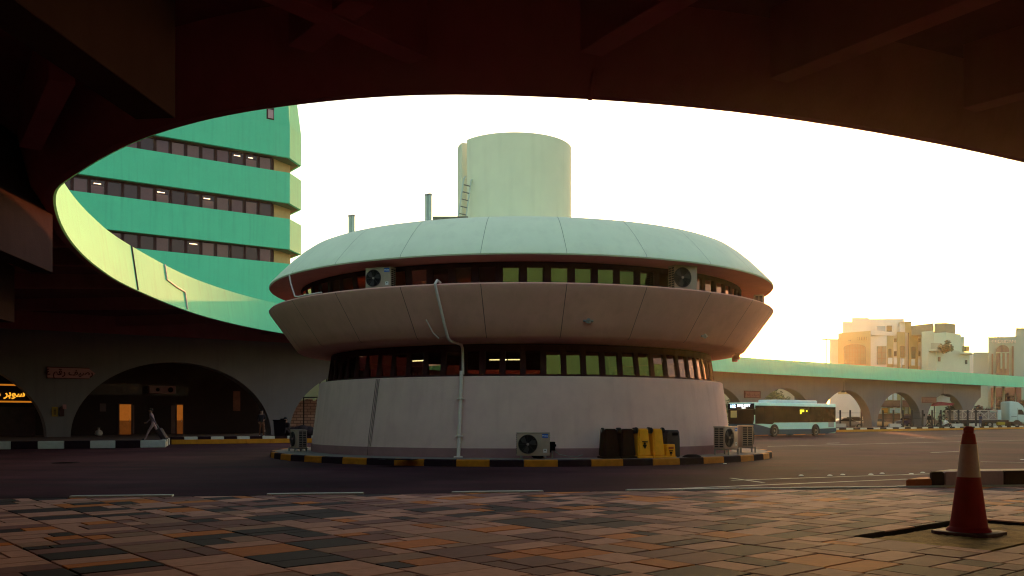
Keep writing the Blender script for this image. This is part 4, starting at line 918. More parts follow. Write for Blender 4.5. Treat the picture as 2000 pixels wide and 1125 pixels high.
for x in (2.72, 8.75):
    for y, s in ((-.02, 1), (BW + .02, -1)):
        a = MB(); a.prism([(x + .62 * math.cos(math.pi * k / 14), .42 + .60 * math.sin(math.pi * k / 14)) for k in range(15)] + [(x - .62, .26), (x + .62, .26)], lambda u, v, t: (u, t, v), y - .006 * s, y + .05 * s); w_ = a.build("wheel_arch", BLACKP, bus)
        a = MB(); a.lathe([(.30, -.13), (.46, -.13), (.485, -.09), (.485, .09), (.46, .13), (.30, .13)], 32); o = a.build("wheel", RUBBER, bus, smooth=40); o.location = (x, y - .02 * s + .1 * s, .485); o.rotation_euler = (rad(90), 0, 0)
        a = MB(); a.lathe([(0, .1), (.09, .11), (.11, .06), (.22, .04), (.29, .12), (.31, .12)], 24); a.lathe([(0, -.1), (.09, -.11), (.11, -.06), (.22, -.04), (.29, -.12), (.31, -.12)], 24); a.build("rim", METAL, o, smooth=40)
HLM = mat("headlight_on", (.8, .75, .6), .3, emit=(1, .82, .5), estr=2.2)
for y in (.22, BW - .22):
    a = MB(); a.bbox(-.05, .06, y - .12, y + .12, .74, .86, .03); a.build("headlight", HLM, bus)
    a = MB(); a.bbox(-.05, .06, y - .11, y + .11, .58, .66, .02); a.build("indicator_lamp", mat("amber_lamp", (.6, .3, .05), .4, emit=(1, .5, .1), estr=.8), bus)
for y in (-.28, BW + .10):
    a = MB(); a.bbox(-.32, -.14, y, y + .18, 1.75, 2.2, .04); a.tube([(0, y + .1, 2.3), (-.2, y + .1, 2.32), (-.23, y + .1, 2.18)], .02, 6); a.build("mirror", BLACKP, bus, smooth=40)
a = MB(); a.box(BL - 1.25, BL - .35, -.006, .02, .72, 1.22, 0)
for k in range(7): a.box(BL - 1.22, BL - .38, -.014, -.006, .75 + k * .065, .78 + k * .065, 1)
a.build("engine_grille", [mat("grille_grey", (.32, .40, .36), .6), METAL], bus)
a = MB(); a.box(6.4, 7.0, -.013, -.008, 2.02, 2.2); a.box(6.4, 6.6, -.013, -.008, 1.85, 2.02); a.box(7.3, 7.5, -.013, -.008, 2.03, 2.16); a.build("lit_panel", mat("bus_inner_lamp", (.5, .5, .02), .5, emit=(.8, .75, .02), estr=.7), bus)
a = MB(); a.box(-.024, -.0205, BW - .9, BW - .30, 1.55, 2.10); a.build("windscreen_reflection", mat("reflection_paint", (.40, .32, .12), .5), bus).name = "reflection_panel"  # windscreen reflection painted as a pale panel
# low painted traffic island behind the bus
oi = MB()
for px0, px1, d in ((1462, 1500, 79), (1512, 1535, 81), (1550, 1573, 83), (1588, 1612, 84.5)):
    p, q = iso(px0, d), iso(px1, d + 1); block(oi, p, q, Vector((.2, .6, 0)), .004, .24)
oi.build("traffic_island_kerb", mat("island_orange", (.62, .20, .015), .6, .2, 3), kind="structure")

# ------------------------------------------------------------------ cars behind the right arches
CGL = mat("car_glass", (.02, .014, .016), .06, .2, 2, spec=.3)
def car(label, loc, rz, paint, suv=False, L=4.6, scale=1.0):
    t = thing("parked_car", label, "car", loc, rz, "cars parked behind the right arches"); t.scale = (scale,) * 3
    h = 1.0 if not suv else 1.12; top = 1.45 if not suv else 1.80; Wd = .90
    prof = [(0, .34), (.02, .62), (.18, .78), (1.25, .92 * h), (L - .8, .98 * h), (L - .08, .90 * h), (L, .60), (L - .05, .34)] if not suv else [(0, .42), (.02, .80), (.15, .95), (1.2, 1.06), (L - .1, 1.12), (L, .80), (L - .03, .42)]
    b = MB(); b.prism(prof, lambda u, v, tt: (u, tt * (1 - .02 * (v > .8)), v), -Wd, Wd, bev=.05); b.build("body", paint, t, smooth=40)
    cab = [(1.15, .90 * h), (1.95, top - .03), (2.3, top), (L - 1.55, top - .02), (L - .55, .96 * h)] if not suv else [(1.10, 1.04), (1.75, top - .04), (2.1, top), (L - .45, top - .03), (L - .12, 1.10)]
    zb_ = min(v for u, v in cab)
    def C(u, v, tt): return (u, tt * (1 - .22 * (v - zb_) / (top - zb_)), v)
    b = MB(); b.prism(cab, C, -Wd + .05, Wd - .05, bev=.03); b.build("cabin", paint, t, smooth=40)
    cxm = sum(u for u, v in cab) / len(cab); win = [(cxm + (u - cxm) * .88, zb_ + .06 + (v - zb_) * .82) for u, v in cab]
    for s in (-1, 1):
        b = MB(); b.prism(win, C, s * (Wd - .055), s * (Wd - .035)); b.build("side_window", CGL, t)
    u0, u1 = cab[0], cab[1]; b = MB(); b.add([(u0[0] + .08 - .02, -Wd * .78, u0[1] + .08), (u0[0] + .06, Wd * .78, u0[1] + .08), (u1[0] - .02, Wd * .64, u1[1] - .04), (u1[0] - .02, -Wd * .64, u1[1] - .04)], [(0, 1, 2, 3)])
    b.build("windscreen", CGL, t)
    for x in (.85, L - .95):
        for s in (-1, 1):
            b = MB(); b.disc((x, s * (Wd - .06), .33), .33, 'x' if False else 'y', 24, 0, .2); o = b.build("wheel", RUBBER, t, smooth=40)
            b = MB(); b.disc((x, s * (Wd + .042), .33), .2, 'y', 16, 0, .012); b.build("rim", METAL, o)
    for s in (-.62, .62):
        b = MB(); b.bbox(-.02, .1, s - .16, s + .16, .62, .74, .02); b.build("headlight", mat("lamp_glass", (.5, .5, .48), .2), t)
        b = MB(); b.bbox(L - .1, L + .015, s - .14, s + .14, .72, .86, .02); b.build("tail_light", mat("tail_red", (.35, .02, .02), .3), t)
    return t
SIL = mat("paint_silver", (.26, .21, .20), .3, .05, 2, metal=.3); GOLD = mat("paint_gold", (.40, .22, .10), .3, .05, 2, metal=.3); WH = mat("paint_white", (.52, .48, .44), .3); NAV = mat("paint_navy", (.045, .032, .075), .3)
def cpos(px, d): return (at(px, d), d, 0)
car("silver saloon car nearest the back of the bus, behind the fence posts", cpos(1682, 140), rad(180 + 10), SIL, scale=1.08)
car("white off road car just behind the silver saloon under the arch", cpos(1697, 150), rad(184), WH, True)
car("gold saloon car whose bonnet shows right of the second arch pier", cpos(1741, 142), rad(190), GOLD, scale=1.05)
car("dark blue people carrier seen under the middle right arch", cpos(1756, 146), rad(28), NAV, True, 4.3, 1.15)
car("pale van seen between the walking people under the last arch", cpos(1834, 158), rad(195), mat("paint_beige", (.40, .30, .25), .35), True, 4.4, 1.15)

# ------------------------------------------------------------------ the truck at the right edge
TD = 150; tr = thing("flatbed_truck", "white cab truck with a lattice sided trailer at the right behind the arches", "truck", (at(1882, TD), TD, 0), rad(4))
TW = mat("truck_white", (.42, .52, .46), .4, .06, 2); FRM = mat("truck_frame", (.045, .025, .028), .7); LAT = mat("lattice_steel", (.42, .34, .29), .6)
k = TD / FPX; cx0 = (1966 - 1882) * k
b = MB(); b.prism([(cx0, .95), (cx0, 4.15), (cx0 + .5, 4.3), (cx0 + 1.5, 4.15), (cx0 + 2.35, 3.5), (cx0 + 2.75, 2.2), (cx0 + 2.8, .6), (cx0 + 2.0, .6), (cx0 + 1.9, 1.05)], lambda u, v, t: (u, t, v), -1.25, 1.25, bev=.09); b.build("cab", TW, tr, smooth=40)
for s in (-1, 1):
    b = MB(); b.prism([(cx0 + 1.45, 2.15), (cx0 + 2.45, 2.10), (cx0 + 2.35, 2.55), (cx0 + 2.05, 2.95), (cx0 + 1.45, 2.95)], lambda u, v, t: (u, t, v), s * 1.245, s * 1.262); b.build("side_window", CGL, tr)
b = MB(); b.box(-2.5, cx0 - .1, -1.2, 1.2, .95, 1.25); b.box(-1, cx0 + 2.2, -.5, .5, .7, .95); b.build("chassis", FRM, tr)
b = MB()
for s in (-1.18, 1.18):
    for x in [i * 1.45 - 2.3 for i in range(6)]:
        b.box(x - .06, x + .06, s - .05, s + .05, 1.25, 2.75)
    b.box(-2.35, 5.0, s - .06, s + .06, 2.72, 2.85); b.box(-2.35, 5.0, s - .05, s + .05, 1.3, 1.4)
    for i in range(5):
        x = i * 1.45 - 2.3; b.tube([(x, s, 1.4), (x + 1.45, s, 2.7)], .045, 4); b.tube([(x, s, 2.7), (x + 1.45, s, 1.4)], .045, 4)
b.build("lattice_sides", LAT, tr)
b = MB(); b.bbox(-2.2, 4.9, -1.05, 1.05, 1.26, 2.5, .05); b.build("load", mat("grey_load", (.26, .19, .17), .9, .35, 1.5), tr)
b = MB(); b.bbox(5.15, 5.75, -1.1, 1.1, 1.3, 2.9, .05); b.build("headboard", TW, tr)
for s in (-1, 1):
    b = MB(); b.prism([(cx0 + 1.25 + .72 * math.cos(math.pi * q / 12), .55 + .72 * math.sin(math.pi * q / 12)) for q in range(13)] + [(cx0 + .53, .5), (cx0 + 1.97, .5)], lambda u, v, t: (u, t, v), s * 1.245, s * 1.268); b.build("wheel_arch", FRM, tr)
    b = MB(); b.bbox(cx0 + 2.55, cx0 + 2.7, s * 1.42 - .1, s * 1.42 + .1, 2.3, 2.95, .03); b.tube([(cx0 + 2.5, s * 1.2, 2.9), (cx0 + 2.6, s * 1.4, 2.9)], .03, 6); b.build("mirror", FRM, tr)
    b = MB(); b.box(cx0 + 1.36, cx0 + 1.39, s * 1.262 - .01, s * 1.262 + .01, 1.2, 3.2); b.box(cx0 + .3, cx0 + 1.2, s * 1.262 - .01, s * 1.262 + .01, 1.75, 1.83); b.build("door_seam", FRM, tr)
b = MB(); b.bbox(cx0 + 1.9, cx0 + 2.95, -1.25, 1.25, .38, .95, .05); b.build("bumper", FRM, tr)
b = MB(); b.bbox(cx0 - 2.0, cx0 - .7, -1.22, -.8, .45, .95, .05); b.build("fuel_tank", mat("tank_yellow", (.30, .22, .02), .5), tr)
for x in (-1.3, 1.0, cx0 - 3.3, cx0 + 1.25):
    for s in (-1, 1):
        b = MB(); b.disc((x, s * 1.05, .52), .52, 'y', 24, 0, .36); o = b.build("wheel", RUBBER, tr, smooth=40); b = MB(); b.disc((x, s * 1.24, .52), .26, 'y', 16, 0, .02); b.build("rim", METAL, o)

# ------------------------------------------------------------------ fence posts, lamp posts, signs by the right arches
POST = mat("fence_post_dark", (.03, .018, .022), .6)
fe = thing("boundary_fence", "thin dark metal fence with tall posts behind the right arches", "fence", (0, 0, 0)); FD = 136
for px in (1641, 1660.5, 1682.5, 1724.5, 1745, 1764, 1781, 1802, 1820.5, 1837.5, 1855, 1872, 1890, 1906):
    b = MB(); x = at(px, FD); b.box(x - .10, x + .10, FD - .1, FD + .1, 0, zz(801, FD)); b.build("post", POST, fe)
b = MB()
for z in (.5, 1.5, 2.3): b.box(at(1636, FD), at(1906, FD), FD - .02, FD + .02, z, z + .04)
b.build("rail", POST, fe)
def concrete_block(px, d, label):
    t = thing("concrete_barrier", label, "barrier", (at(px, d), d, .0), rad(5), "pale concrete barriers behind the right arches"); b = MB(); b.prism([(-.7, 0), (.7, 0), (.62, .75), (-.62, .75)], lambda u, v, tt: (u * 1.3, tt, v), -.3, .3, bev=.04); b.build("block", mat("barrier_concrete", (.46, .42, .36), .85, .12, 2), t)
concrete_block(1640, 134, "pale concrete barrier just right of the back of the bus"); concrete_block(1747, 134, "pale concrete barrier between the gold car and the dark blue car"); concrete_block(1869, 134, "pale concrete barrier standing below a dark square panel, left of the last pier"); concrete_block(1905, 140, "pale concrete barrier beside the lone standing person, in front of the truck")
LPM = mat("lamp_post_paint", (.45, .43, .38), .5)
def pole(px, d, top, label, r=.10, head=False):
    t = thing("lamp_post", label, "lamp post", (at(px, d), d, 0)); b = MB(); z1 = zz(top, d); b.tube([(0, 0, 0), (0, 0, z1 * .5), (0, 0, z1)], [r * 1.3, r * 1.05, r], 10); b.build("pole", LPM, t, smooth=50)
    b = MB(); b.lathe([(r * 1.8, 0), (r * 1.8, .3), (r * 1.3, .35)], 12); b.build("base", LPM, t)
    if head: b = MB(); b.bbox(-.75, .75, -.2, .2, z1, z1 + .25, .06); b.build("lamp_head", LPM, t)
pole(1613.5, 172, 664, "slender lamp post standing against the bright sky left of the tan building", .13, True)
pole(1760.5, 158, 700, "pale lamp post seen through the middle right arch", .14)
pole(1942.5, 168, 742, "thicker pale lamp post right of the last arch, behind the trailer", .19); pole(1960, 168, 742, "pale lamp post just left of the white truck cab", .22); pole(1983.5, 172, 743, "thin pale lamp post above the white truck cab", .09)
FR2 = mat("sign_frame_red", (.10, .022, .02), .7); SGP = mat("sign_face_red", (.20, .07, .058), .7, .1, 3)
for pa, pb, ya, yb, label in ((1454, 1485, 763, 777, "small reddish Arabic platform sign left of the first right arch, above the bus"), (1801, 1828.5, 775, 787, "small reddish Arabic platform sign between the last two right arches")):
    P = lambda px: online(RA, px, -.12); p = P(pa); wl = (P(pb) - p).length; z0, z1 = zz(yb, p.y), zz(ya, p.y)
    t = thing("platform_sign", label, "sign", (p.x, p.y, 0), RROT); b = MB(); b.box(0, wl, -.02, .08, z0, z1); b.build("panel", SGP, t)
    b = MB()
    for q in ((0, wl, z0, z0 + .1), (0, wl, z1 - .1, z1), (0, .1, z0 + .1, z1 - .1), (wl - .1, wl, z0 + .1, z1 - .1)): b.box(q[0], q[1], -.06, -.021, q[2], q[3])
    b.build("frame", FR2, t); text("\u0661 \ufee2\ufed7\ufead \ufed2\ufef4\ufebb\ufead" if pa < 1500 else "\ufee2\ufed7\ufead \ufed2\ufef4\ufebb\ufead", "lettering", .62, FR2, t, upright(wl / 2, -.035, (z0 + z1) / 2), .004)
for px, py in ((1647, 765), (1842, 771)):
    p = online(RA, px, -.25); t = thing("hanging_lamp", "dark lamp hanging at the top of the arch behind the bus" if px < 1700 else "dark lamp hanging at the top of the last right arch", "lamp", (p.x, p.y, zz(py, p.y)), RROT)
    b = MB(); b.lathe([(0, .18), (.12, .18), (.38, -.02), (.36, -.10), (0, -.12)], 16); b.build("shade", POST, t, smooth=40); b = MB(); b.tube([(0, 0, .18), (0, 0, zz(py - 20, p.y) - zz(py, p.y))], .05, 6); b.build("rod", POST, t)
# crossed flags or bunting in the last arch: a red and pale awning
t = thing("awning", "faded red and pale awning strip behind the last right arch", "awning", (at(1823, 150), 150, zz(789, 150))); b = MB()
b.prism([(0, .0), (1.2, .35), (3.4, .1), (3.2, -.25), (1.5, -.25), (.2, -.35)], lambda u, v, tt: (u, tt, v), 0, 1.2); b.build("cloth", mat("awning_red", (.30, .05, .06), .8, .4, 2), t)
b = MB(); b.prism([(.4, .4), (2.8, .35), (2.9, 1.1), (1.2, 1.45), (.4, 1.1)], lambda u, v, tt: (u, tt, v), .3, 1.1); b.build("canvas_top", mat("awning_pale", (.5, .48, .42), .8), t)
b = MB(); b.box(.3, .42, .4, .52, -zz(789, 150), 0); b.box(3.0, 3.12, .4, .52, -zz(789, 150), 0); b.build("leg", POST, t)
p = online(RA, 1804.5, -.08); t = thing("wall_box", "small dark box fixed on the right arch pier beside the walking person", "box", (p.x, p.y, zz(811, p.y)), RROT); b = MB(); b.bbox(-.12, .12, -.15, .05, -.2, .22, .03); b.build("case", BLACKP, t)

# ------------------------------------------------------------------ buildings beyond
TAN = mat("tan_render", (.44, .36, .17), .85, .06, .4, .1, 10); CREAM = mat("cream_render", (.74, .70, .58), .85, .06, .4, .1, 10); WGL = mat("far_glass", (.10, .13, .10), .15, .2, .4); MUL = mat("far_mullion", (.09, .08, .05), .7); DKW = mat("far_dark_window", (.075, .06, .05), .3)
class Far:
    def __init__(s, name, label, px, d): s.o = thing(name, label, "building", (at(px, d), d, 0)); s.px = px; s.d = d
    def X(s, px, dd=0): return at(px, s.d + dd) - s.o.location.x
    def Z(s, py, dd=0): return zz(py, s.d + dd)
    def box(s, name, m, pa, pb, ya, yb, f=0, dep=10, n=1):       # front at depth d + f, given by pixel bounds on the frontage
        return s.skew(name, m, pa, pb, ya, ya, f, f, dep, yb)
    def skew(s, name, m, pa, pb, ya, ya2, f0, f1, dep=8, yb=None):    # a frontage running from depth f0 at pa to f1 at pb
        b = MB(); xa, xb = s.X(pa, f0), s.X(pb, f1); za, zb = s.Z(ya, f0), s.Z(ya2, f1); z0 = 0 if yb is None else s.Z(yb, f0)
        k = dep * (s.px - CX) / FPX; b.add([(xa, f0, z0), (xb, f1, z0), (xb + k, f1 + dep, z0), (xa + k, f0 + dep, z0), (xa, f0, za), (xb, f1, zb), (xb + k, f1 + dep, zb), (xa + k, f0 + dep, za)], [(3, 2, 1, 0), (4, 5, 6, 7), (0, 1, 5, 4), (1, 2, 6, 5), (2, 3, 7, 6), (3, 0, 4, 7)]); return b.build(name, m, s.o)
    def win(s, pa, pb, ya, yb, f, arch=0, nx=2, ny=2, m=WGL, name="window", fm=MUL):
        x0, x1, z0, z1 = s.X(pa, f), s.X(pb, f), s.Z(yb, f), s.Z(ya, f); xm, hw = (x0 + x1) / 2, (x1 - x0) / 2; za = z1 - hw * arch
        out = [(x0, z0), (x1, z0)] + ([(xm + hw * math.cos(math.pi * k / 12), za + (z1 - za) * math.sin(math.pi * k / 12)) for k in range(13)] if arch else [(x1, z1), (x0, z1)])
        b = MB(); b.prism(out, lambda u, v, t: (u, t, v), f - .08, f + .1, 0)
        for k in range(1, nx): x = x0 + (x1 - x0) * k / nx; zt = za + (z1 - za) * math.sqrt(max(0, 1 - ((x - xm) / hw) ** 2)) if arch else z1; b.box(x - .07, x + .07, f - .16, f - .081, z0, zt - .05, 1)
        for k in range(1, ny): z = z0 + (z1 - z0) * k / ny; hx = hw if z < za or not arch else hw * math.sqrt(max(0, 1 - ((z - za) / max(.01, z1 - za)) ** 2)); b.box(xm - hx + .05, xm + hx - .05, f - .14, f - .082, z - .06, z + .06, 1)
        return b.build(name, [m, fm], s.o)
T = Far("tan_building", "tan and cream building with a great arched window, hazy beside the low sun", 1700, 205)
T.box("wing", CREAM, 1620, 1638, 662, None, 4, 14)
T.skew("arched_front", TAN, 1637, 1700.5, 651, 646, 2, 0, 14)
T.win(1648, 1691, 672, 712, -.05, .35, 8, 5)
for i in range(6): T.box("slit", MUL, 1675 + i * 3.3, 1676.4 + i * 3.3, 658, 664, -.05, .3)
for i in range(2): T.box("slit", MUL, 1657.5 + i * 3, 1659 + i * 3, 664, 666, .55, .3)
T.box("lower_front", CREAM, 1622, 1700, 770, None, -.6, .7)
T.box("cream_bay", CREAM, 1700.5, 1732, 655, None, 1.2, 12); T.skew("cornice", CREAM, 1700.8, 1752, 644, 650, .2, 1.8, 11, 654.5)
T.win(1713, 1731, 676, 712, 1.1, 0, 2, 3, mat("teal_glass", (.10, .17, .14), .12)); 
for pa, pb, ya in ((1732, 1745, 654), (1752, 1767.5, 648), (1775.5, 1793, 649.5), (1800, 1812.5, 660)): T.skew("pilaster", TAN, pa, pb, ya, ya + .8, 1.2, 1.6, 9)
for pa, pb, ya in ((1744.5, 1752.5, 652), (1767, 1776, 650), (1792.5, 1800.5, 651)): T.box("recess_wall", CREAM, pa, pb, ya, None, 2.2, 8)
T.box("tower", TAN, 1768, 1780, 629, None, 3.5, 7); T.box("tower_cap", CREAM, 1756, 1781, 627.5, 629, 2.8, 9); T.box("tower_return", CREAM, 1757, 1768.3, 629.2, 660, 3.7, 6)
T.box("drainpipe", MUL, 1773, 1775, 650, None, .9, .3)
for pa, pb, ya, yb, ar in ((1735, 1741, 681, 697, .6), (1757.5, 1767, 675, 697, .6), (1780, 1788, 677, 700, .6), (1803.5, 1809, 688, 704, .6)): T.win(pa, pb, ya, yb, 1.25, ar, 3, 3, WGL if pa < 1800 else DKW)
for pa, pb in ((1746, 1751), (1793.5, 1797.5)):
    T.win(pa, pb, 661, 668, 2.15, 0, 2, 1, DKW); T.win(pa, pb, 686, 696, 2.15, 0, 2, 2, DKW)
for pa, pb in ((1734.5, 1743), (1746, 1752), (1758.5, 1766.5), (1780, 1787), (1793, 1797.5), (1803, 1808.5)):
    T.box("panel", mat("pale_panel", (.80, .80, .72), .8), pa, pb, 699 + (pa - 1734) * .05, 711 + (pa - 1734) * .06, 1.0, .4); T.box("panel", MATS["pale_panel"], pa, pb, 770, 781, 1.0, .4)
T.skew("upper_storey", CREAM, 1645, 1664, 628, 628, 12, 10, 10); T.skew("upper_storey", CREAM, 1664, 1697, 620.5, 620.5, 10, 9, 10); T.skew("upper_storey", CREAM, 1697, 1766, 623, 622, 12, 10, 8)
T.box("roof_plant", mat("plant_glass", (.34, .40, .38), .3), 1712, 1729, 637, 650, 5, 2); T.box("roof_plant", MUL, 1732, 1742, 636, 646, 5, 2)
T.box("aerial", MUL, 1694.5, 1695, 617, 630, 9.5, .1)
T.box("shop_band", mat("brown_band", (.22, .10, .07), .8, .3, .5), 1636, 1815, 782, 795, .7, .4)
for pa, pb, m_ in ((1655, 1682, mat("shop_pale", (.5, .6, .52), .6)), (1722, 1734, mat("shop_orange", (.5, .2, .02), .6)), (1738, 1746, MATS["shop_pale"]), (1748, 1760, MATS["shop_pale"])): T.box("shop_fascia", m_, pa, pb, 797, 807, .2, .6)
T.box("shop_glazing", mat("shop_dim", (.16, .08, .06), .5, .5, .4), 1622, 1815, 808, None, .9, .3)

GREY = mat("grey_render", (.50, .60, .44), .85, .06, .4); GREYD = mat("louvre_screen", (.24, .23, .16), .8, .1, 3)
Gh = Far("grey_house", "grey green house with roof screen, balconies and small paired windows, right of the tan building", 1850, 190)
Gh.skew("roof_screen", GREYD, 1780, 1823, 636, 631, 14, 10, 8, 655); Gh.skew("roof_screen", GREYD, 1824.5, 1847, 631.5, 630.5, 9, 7, 9, 655); Gh.skew("roof_screen", GREYD, 1847, 1866.3, 630.5, 633, 7, 8.5, 9, 655)
Gh.skew("upper_wall", GREY, 1800, 1824, 648, 645.5, 9, 7, 10); Gh.skew("upper_wall", GREY, 1824, 1847.5, 650.5, 649, 6, 5, 10); Gh.skew("upper_wall", GREY, 1847.5, 1877, 649, 653, 5, 7, 10); Gh.box("upper_wall", GREY, 1876, 1883.5, 657, None, 9, 8)
Gh.skew("front_wall", GREY, 1813, 1828, 685, 685, 2.5, .5, 8); Gh.skew("front_wall", GREY, 1828, 1893.8, 676, 690, 0, 2, 8)
Gh.skew("balcony_slab", GREY, 1814, 1845, 681, 681.5, -.8, -1.6, 3, 685.5); Gh.skew("balcony_slab", GREY, 1876, 1899, 687, 688, 0, .8, 3, 691)
b = MB()
for i in range(13): x = Gh.X(1819 + i * 1.6, -1); b.box(x - .03, x + .03, -1.0, -.94, Gh.Z(682, -1), Gh.Z(671, -1))
b.box(Gh.X(1818.5, -1), Gh.X(1839, -1), -1.02, -.9, Gh.Z(671.6, -1), Gh.Z(670.8, -1)); b.build("balcony_railing", GREYD, Gh.o)
b = MB(); b.box(Gh.X(1880, .4), Gh.X(1893.5, .4), .4, .5, Gh.Z(687, .4), Gh.Z(676, .4)); b.build("glass_balustrade", mat("green_glass", (.10, .15, .08), .2), Gh.o)
b = MB(); b.box(Gh.X(1887, .3), Gh.X(1893.2, .3), .25, .38, Gh.Z(686, .3), Gh.Z(678, .3)); b.build("lit_screen", mat("sunlit_screen", (.62, .34, .08), .7), Gh.o)
for px, py in ((1832.5, 697), (1835.5, 697)): Gh.win(px - .9, px + 1.1, py, py + 9, .0 + .15, 0, 1, 2, DKW)
for px, py in ((1860, 691), (1863.5, 691), (1848.5, 699), (1852, 699), (1871.5, 701), (1875, 701), (1860, 713), (1863.5, 713)): Gh.win(px - .7, px + .7, py, py + 4.6, .9 + (px - 1848) * .03, 0, 1, 1, DKW)
Gh.win(1885.5, 1889, 703, 711, 1.6, 0, 1, 2, DKW)
Gh.box("end_return", CREAM, 1894, 1901, 690, None, 6, 6)

BLU = mat("blue_grey_render", (.20, .36, .32), .8, .05, .3)
Q = Far("arched_tower_block", "hazy blue grey block with crenellated roof and tall glazed arch bay, furthest right", 1950, 255)
Q.skew("low_wing", BLU, 1901, 1937, 690, 689, 6, 2, 14); Q.box("parapet", BLU, 1901, 1937, 688, 690, 1.5, 1)
Q.skew("main_wall", BLU, 1930, 2000, 659, 656, 1, 0, 18); Q.box("side_block", BLU, 1984.5, 2080, 641, None, 5, 14)
for i in range(10): Q.box("merlon", BLU, 1929.5 + i * 2.9, 1931 + i * 2.9, 656.5 - (1.5 if 4 < i < 8 else 0), 660, .6, .8)
for i in range(14): Q.box("merlon", BLU, 1984.5 + i * 2.4, 1985.7 + i * 2.4, 638 - (3 if i > 4 else 0), 643, 4.6, .8)
Q.win(1946.5, 1970.5, 674, 732, -.15, .8, 4, 8, mat("bay_glass", (.10, .09, .10), .2)); Q.box("bay_pier", BLU, 1954, 1957.5, 690, 720, -.6, .3); Q.box("bay_pier", BLU, 1962.5, 1966, 690, 720, -.6, .3); Q.box("bay_sill", BLU, 1944, 1973, 688, 689.5, -.6, .5)
Q.box("dark_strip", DKW, 1936.5, 1940, 691, 745, -.2, .3); Q.box("dark_strip", DKW, 1976, 1980, 676, 745, -.2, .3)
RSG = mat("roof_sign_grey", (.46, .50, .44), .7)
o = text("CEOUDAN", "roof_lettering", 1.35, RSG, Q.o, upright((Q.X(1944) + Q.X(1975)) / 2, -.2, Q.Z(667.5)), .08)
Q.box("base_storey", mat("brick_red_base", (.13, .05, .05), .85, .3, .3), 1935, 1995, 757, None, -1, 3)

# ------------------------------------------------------------------ brick yard wall and house seen right of the left arcade
bw = thing("brick_wall", "rough pale brick wall beyond the left arch beside the round building", "wall", (at(600, 84), 84, 0), rad(20))
BRK = mat("bricks", (.34, .22, .19), .9, .3, 3, .4, 20)
def brickify(m):
    n = m.node_tree.nodes; l = m.node_tree.links; b = n["Principled BSDF"]; br = n.new("ShaderNodeTexBrick"); br.inputs["Scale"].default_value = 1.0
    br.inputs["Color1"].default_value = (.62, .40, .34, 1); br.inputs["Color2"].default_value = (.44, .26, .22, 1); br.inputs["Mortar"].default_value = (.20, .11, .10, 1); br.inputs["Brick Width"].default_value = .62; br.inputs["Row Height"].default_value = .26; br.inputs["Mortar Size"].default_value = .03
    tc = n.new("ShaderNodeTexCoord"); mp = n.new("ShaderNodeMapping"); mp.inputs["Rotation"].default_value = (rad(90), 0, 0); l.new(tc.outputs["Object"], mp.inputs[0]); l.new(mp.outputs[0], br.inputs["Vector"]); l.new(br.outputs["Color"], b.inputs["Base Color"])
brickify(BRK)
b = MB(); b.box(-7, 9, 0, .4, 0, 3.1)
for i in range(14): b.box(-6.8 + i * 1.1 + random.uniform(-.1, .1), -6.1 + i * 1.1, .05, .35, 3.101, 3.101 + random.uniform(.1, .35))
b.build("wall", BRK, bw)
sf = thing("scaffold_frame", "dark thin scaffold poles standing before the brick wall", "scaffold", (at(600, 80), 80, 0), rad(18)); 
for x0, x1, z in ((-.3, -.3, 5.2), (1.1, 1.1, 6.4), (1.25, 1.8, 6.2), (2.2, 2.2, 6.6), (2.1, 2.0, 4)):
    b = MB(); b.tube([(x0, 0, 0), (x1, 0, z)], .06, 6); b.build("pole", POST, sf)
b = MB(); b.tube([(-1, .1, 3.3), (2.6, .1, 3.35)], .05, 6); b.build("ledger", POST, sf)
yh = thing("yard_house", "plain ochre house wall rising behind the rough brick wall", "building", (at(600, 112), 112, 0), rad(14)); b = MB(); b.box(-16, 14, 0, 10, 0, 8); b.build("wall", mat("ochre_wall", (.42, .30, .12), .85, .1, .6), yh)
b = MB(); b.box(-16.2, 14.2, -.15, 10.1, 8, 8.3); b.build("parapet", MATS["ochre_wall"], yh)
hp = thing("baggage_heap", "dark heap of bags beside the seated person near the brick wall", "bags", (at(583, 63), 63, .25)); b = MB()
for i in range(9):
    bm = bmesh.new(); bmesh.ops.create_icosphere(bm, subdivisions=2, radius=.42, matrix=Matrix.Translation((random.uniform(-.7, .8), random.uniform(-.3, .3), random.uniform(.2, .5))) @ Matrix.Diagonal((1, .8, random.uniform(.6, .9), 1))); b.bm(bm)
b.build("bags", mat("bag_cloth", (.03, .018, .02), .9, .3, 5), hp, smooth=60)

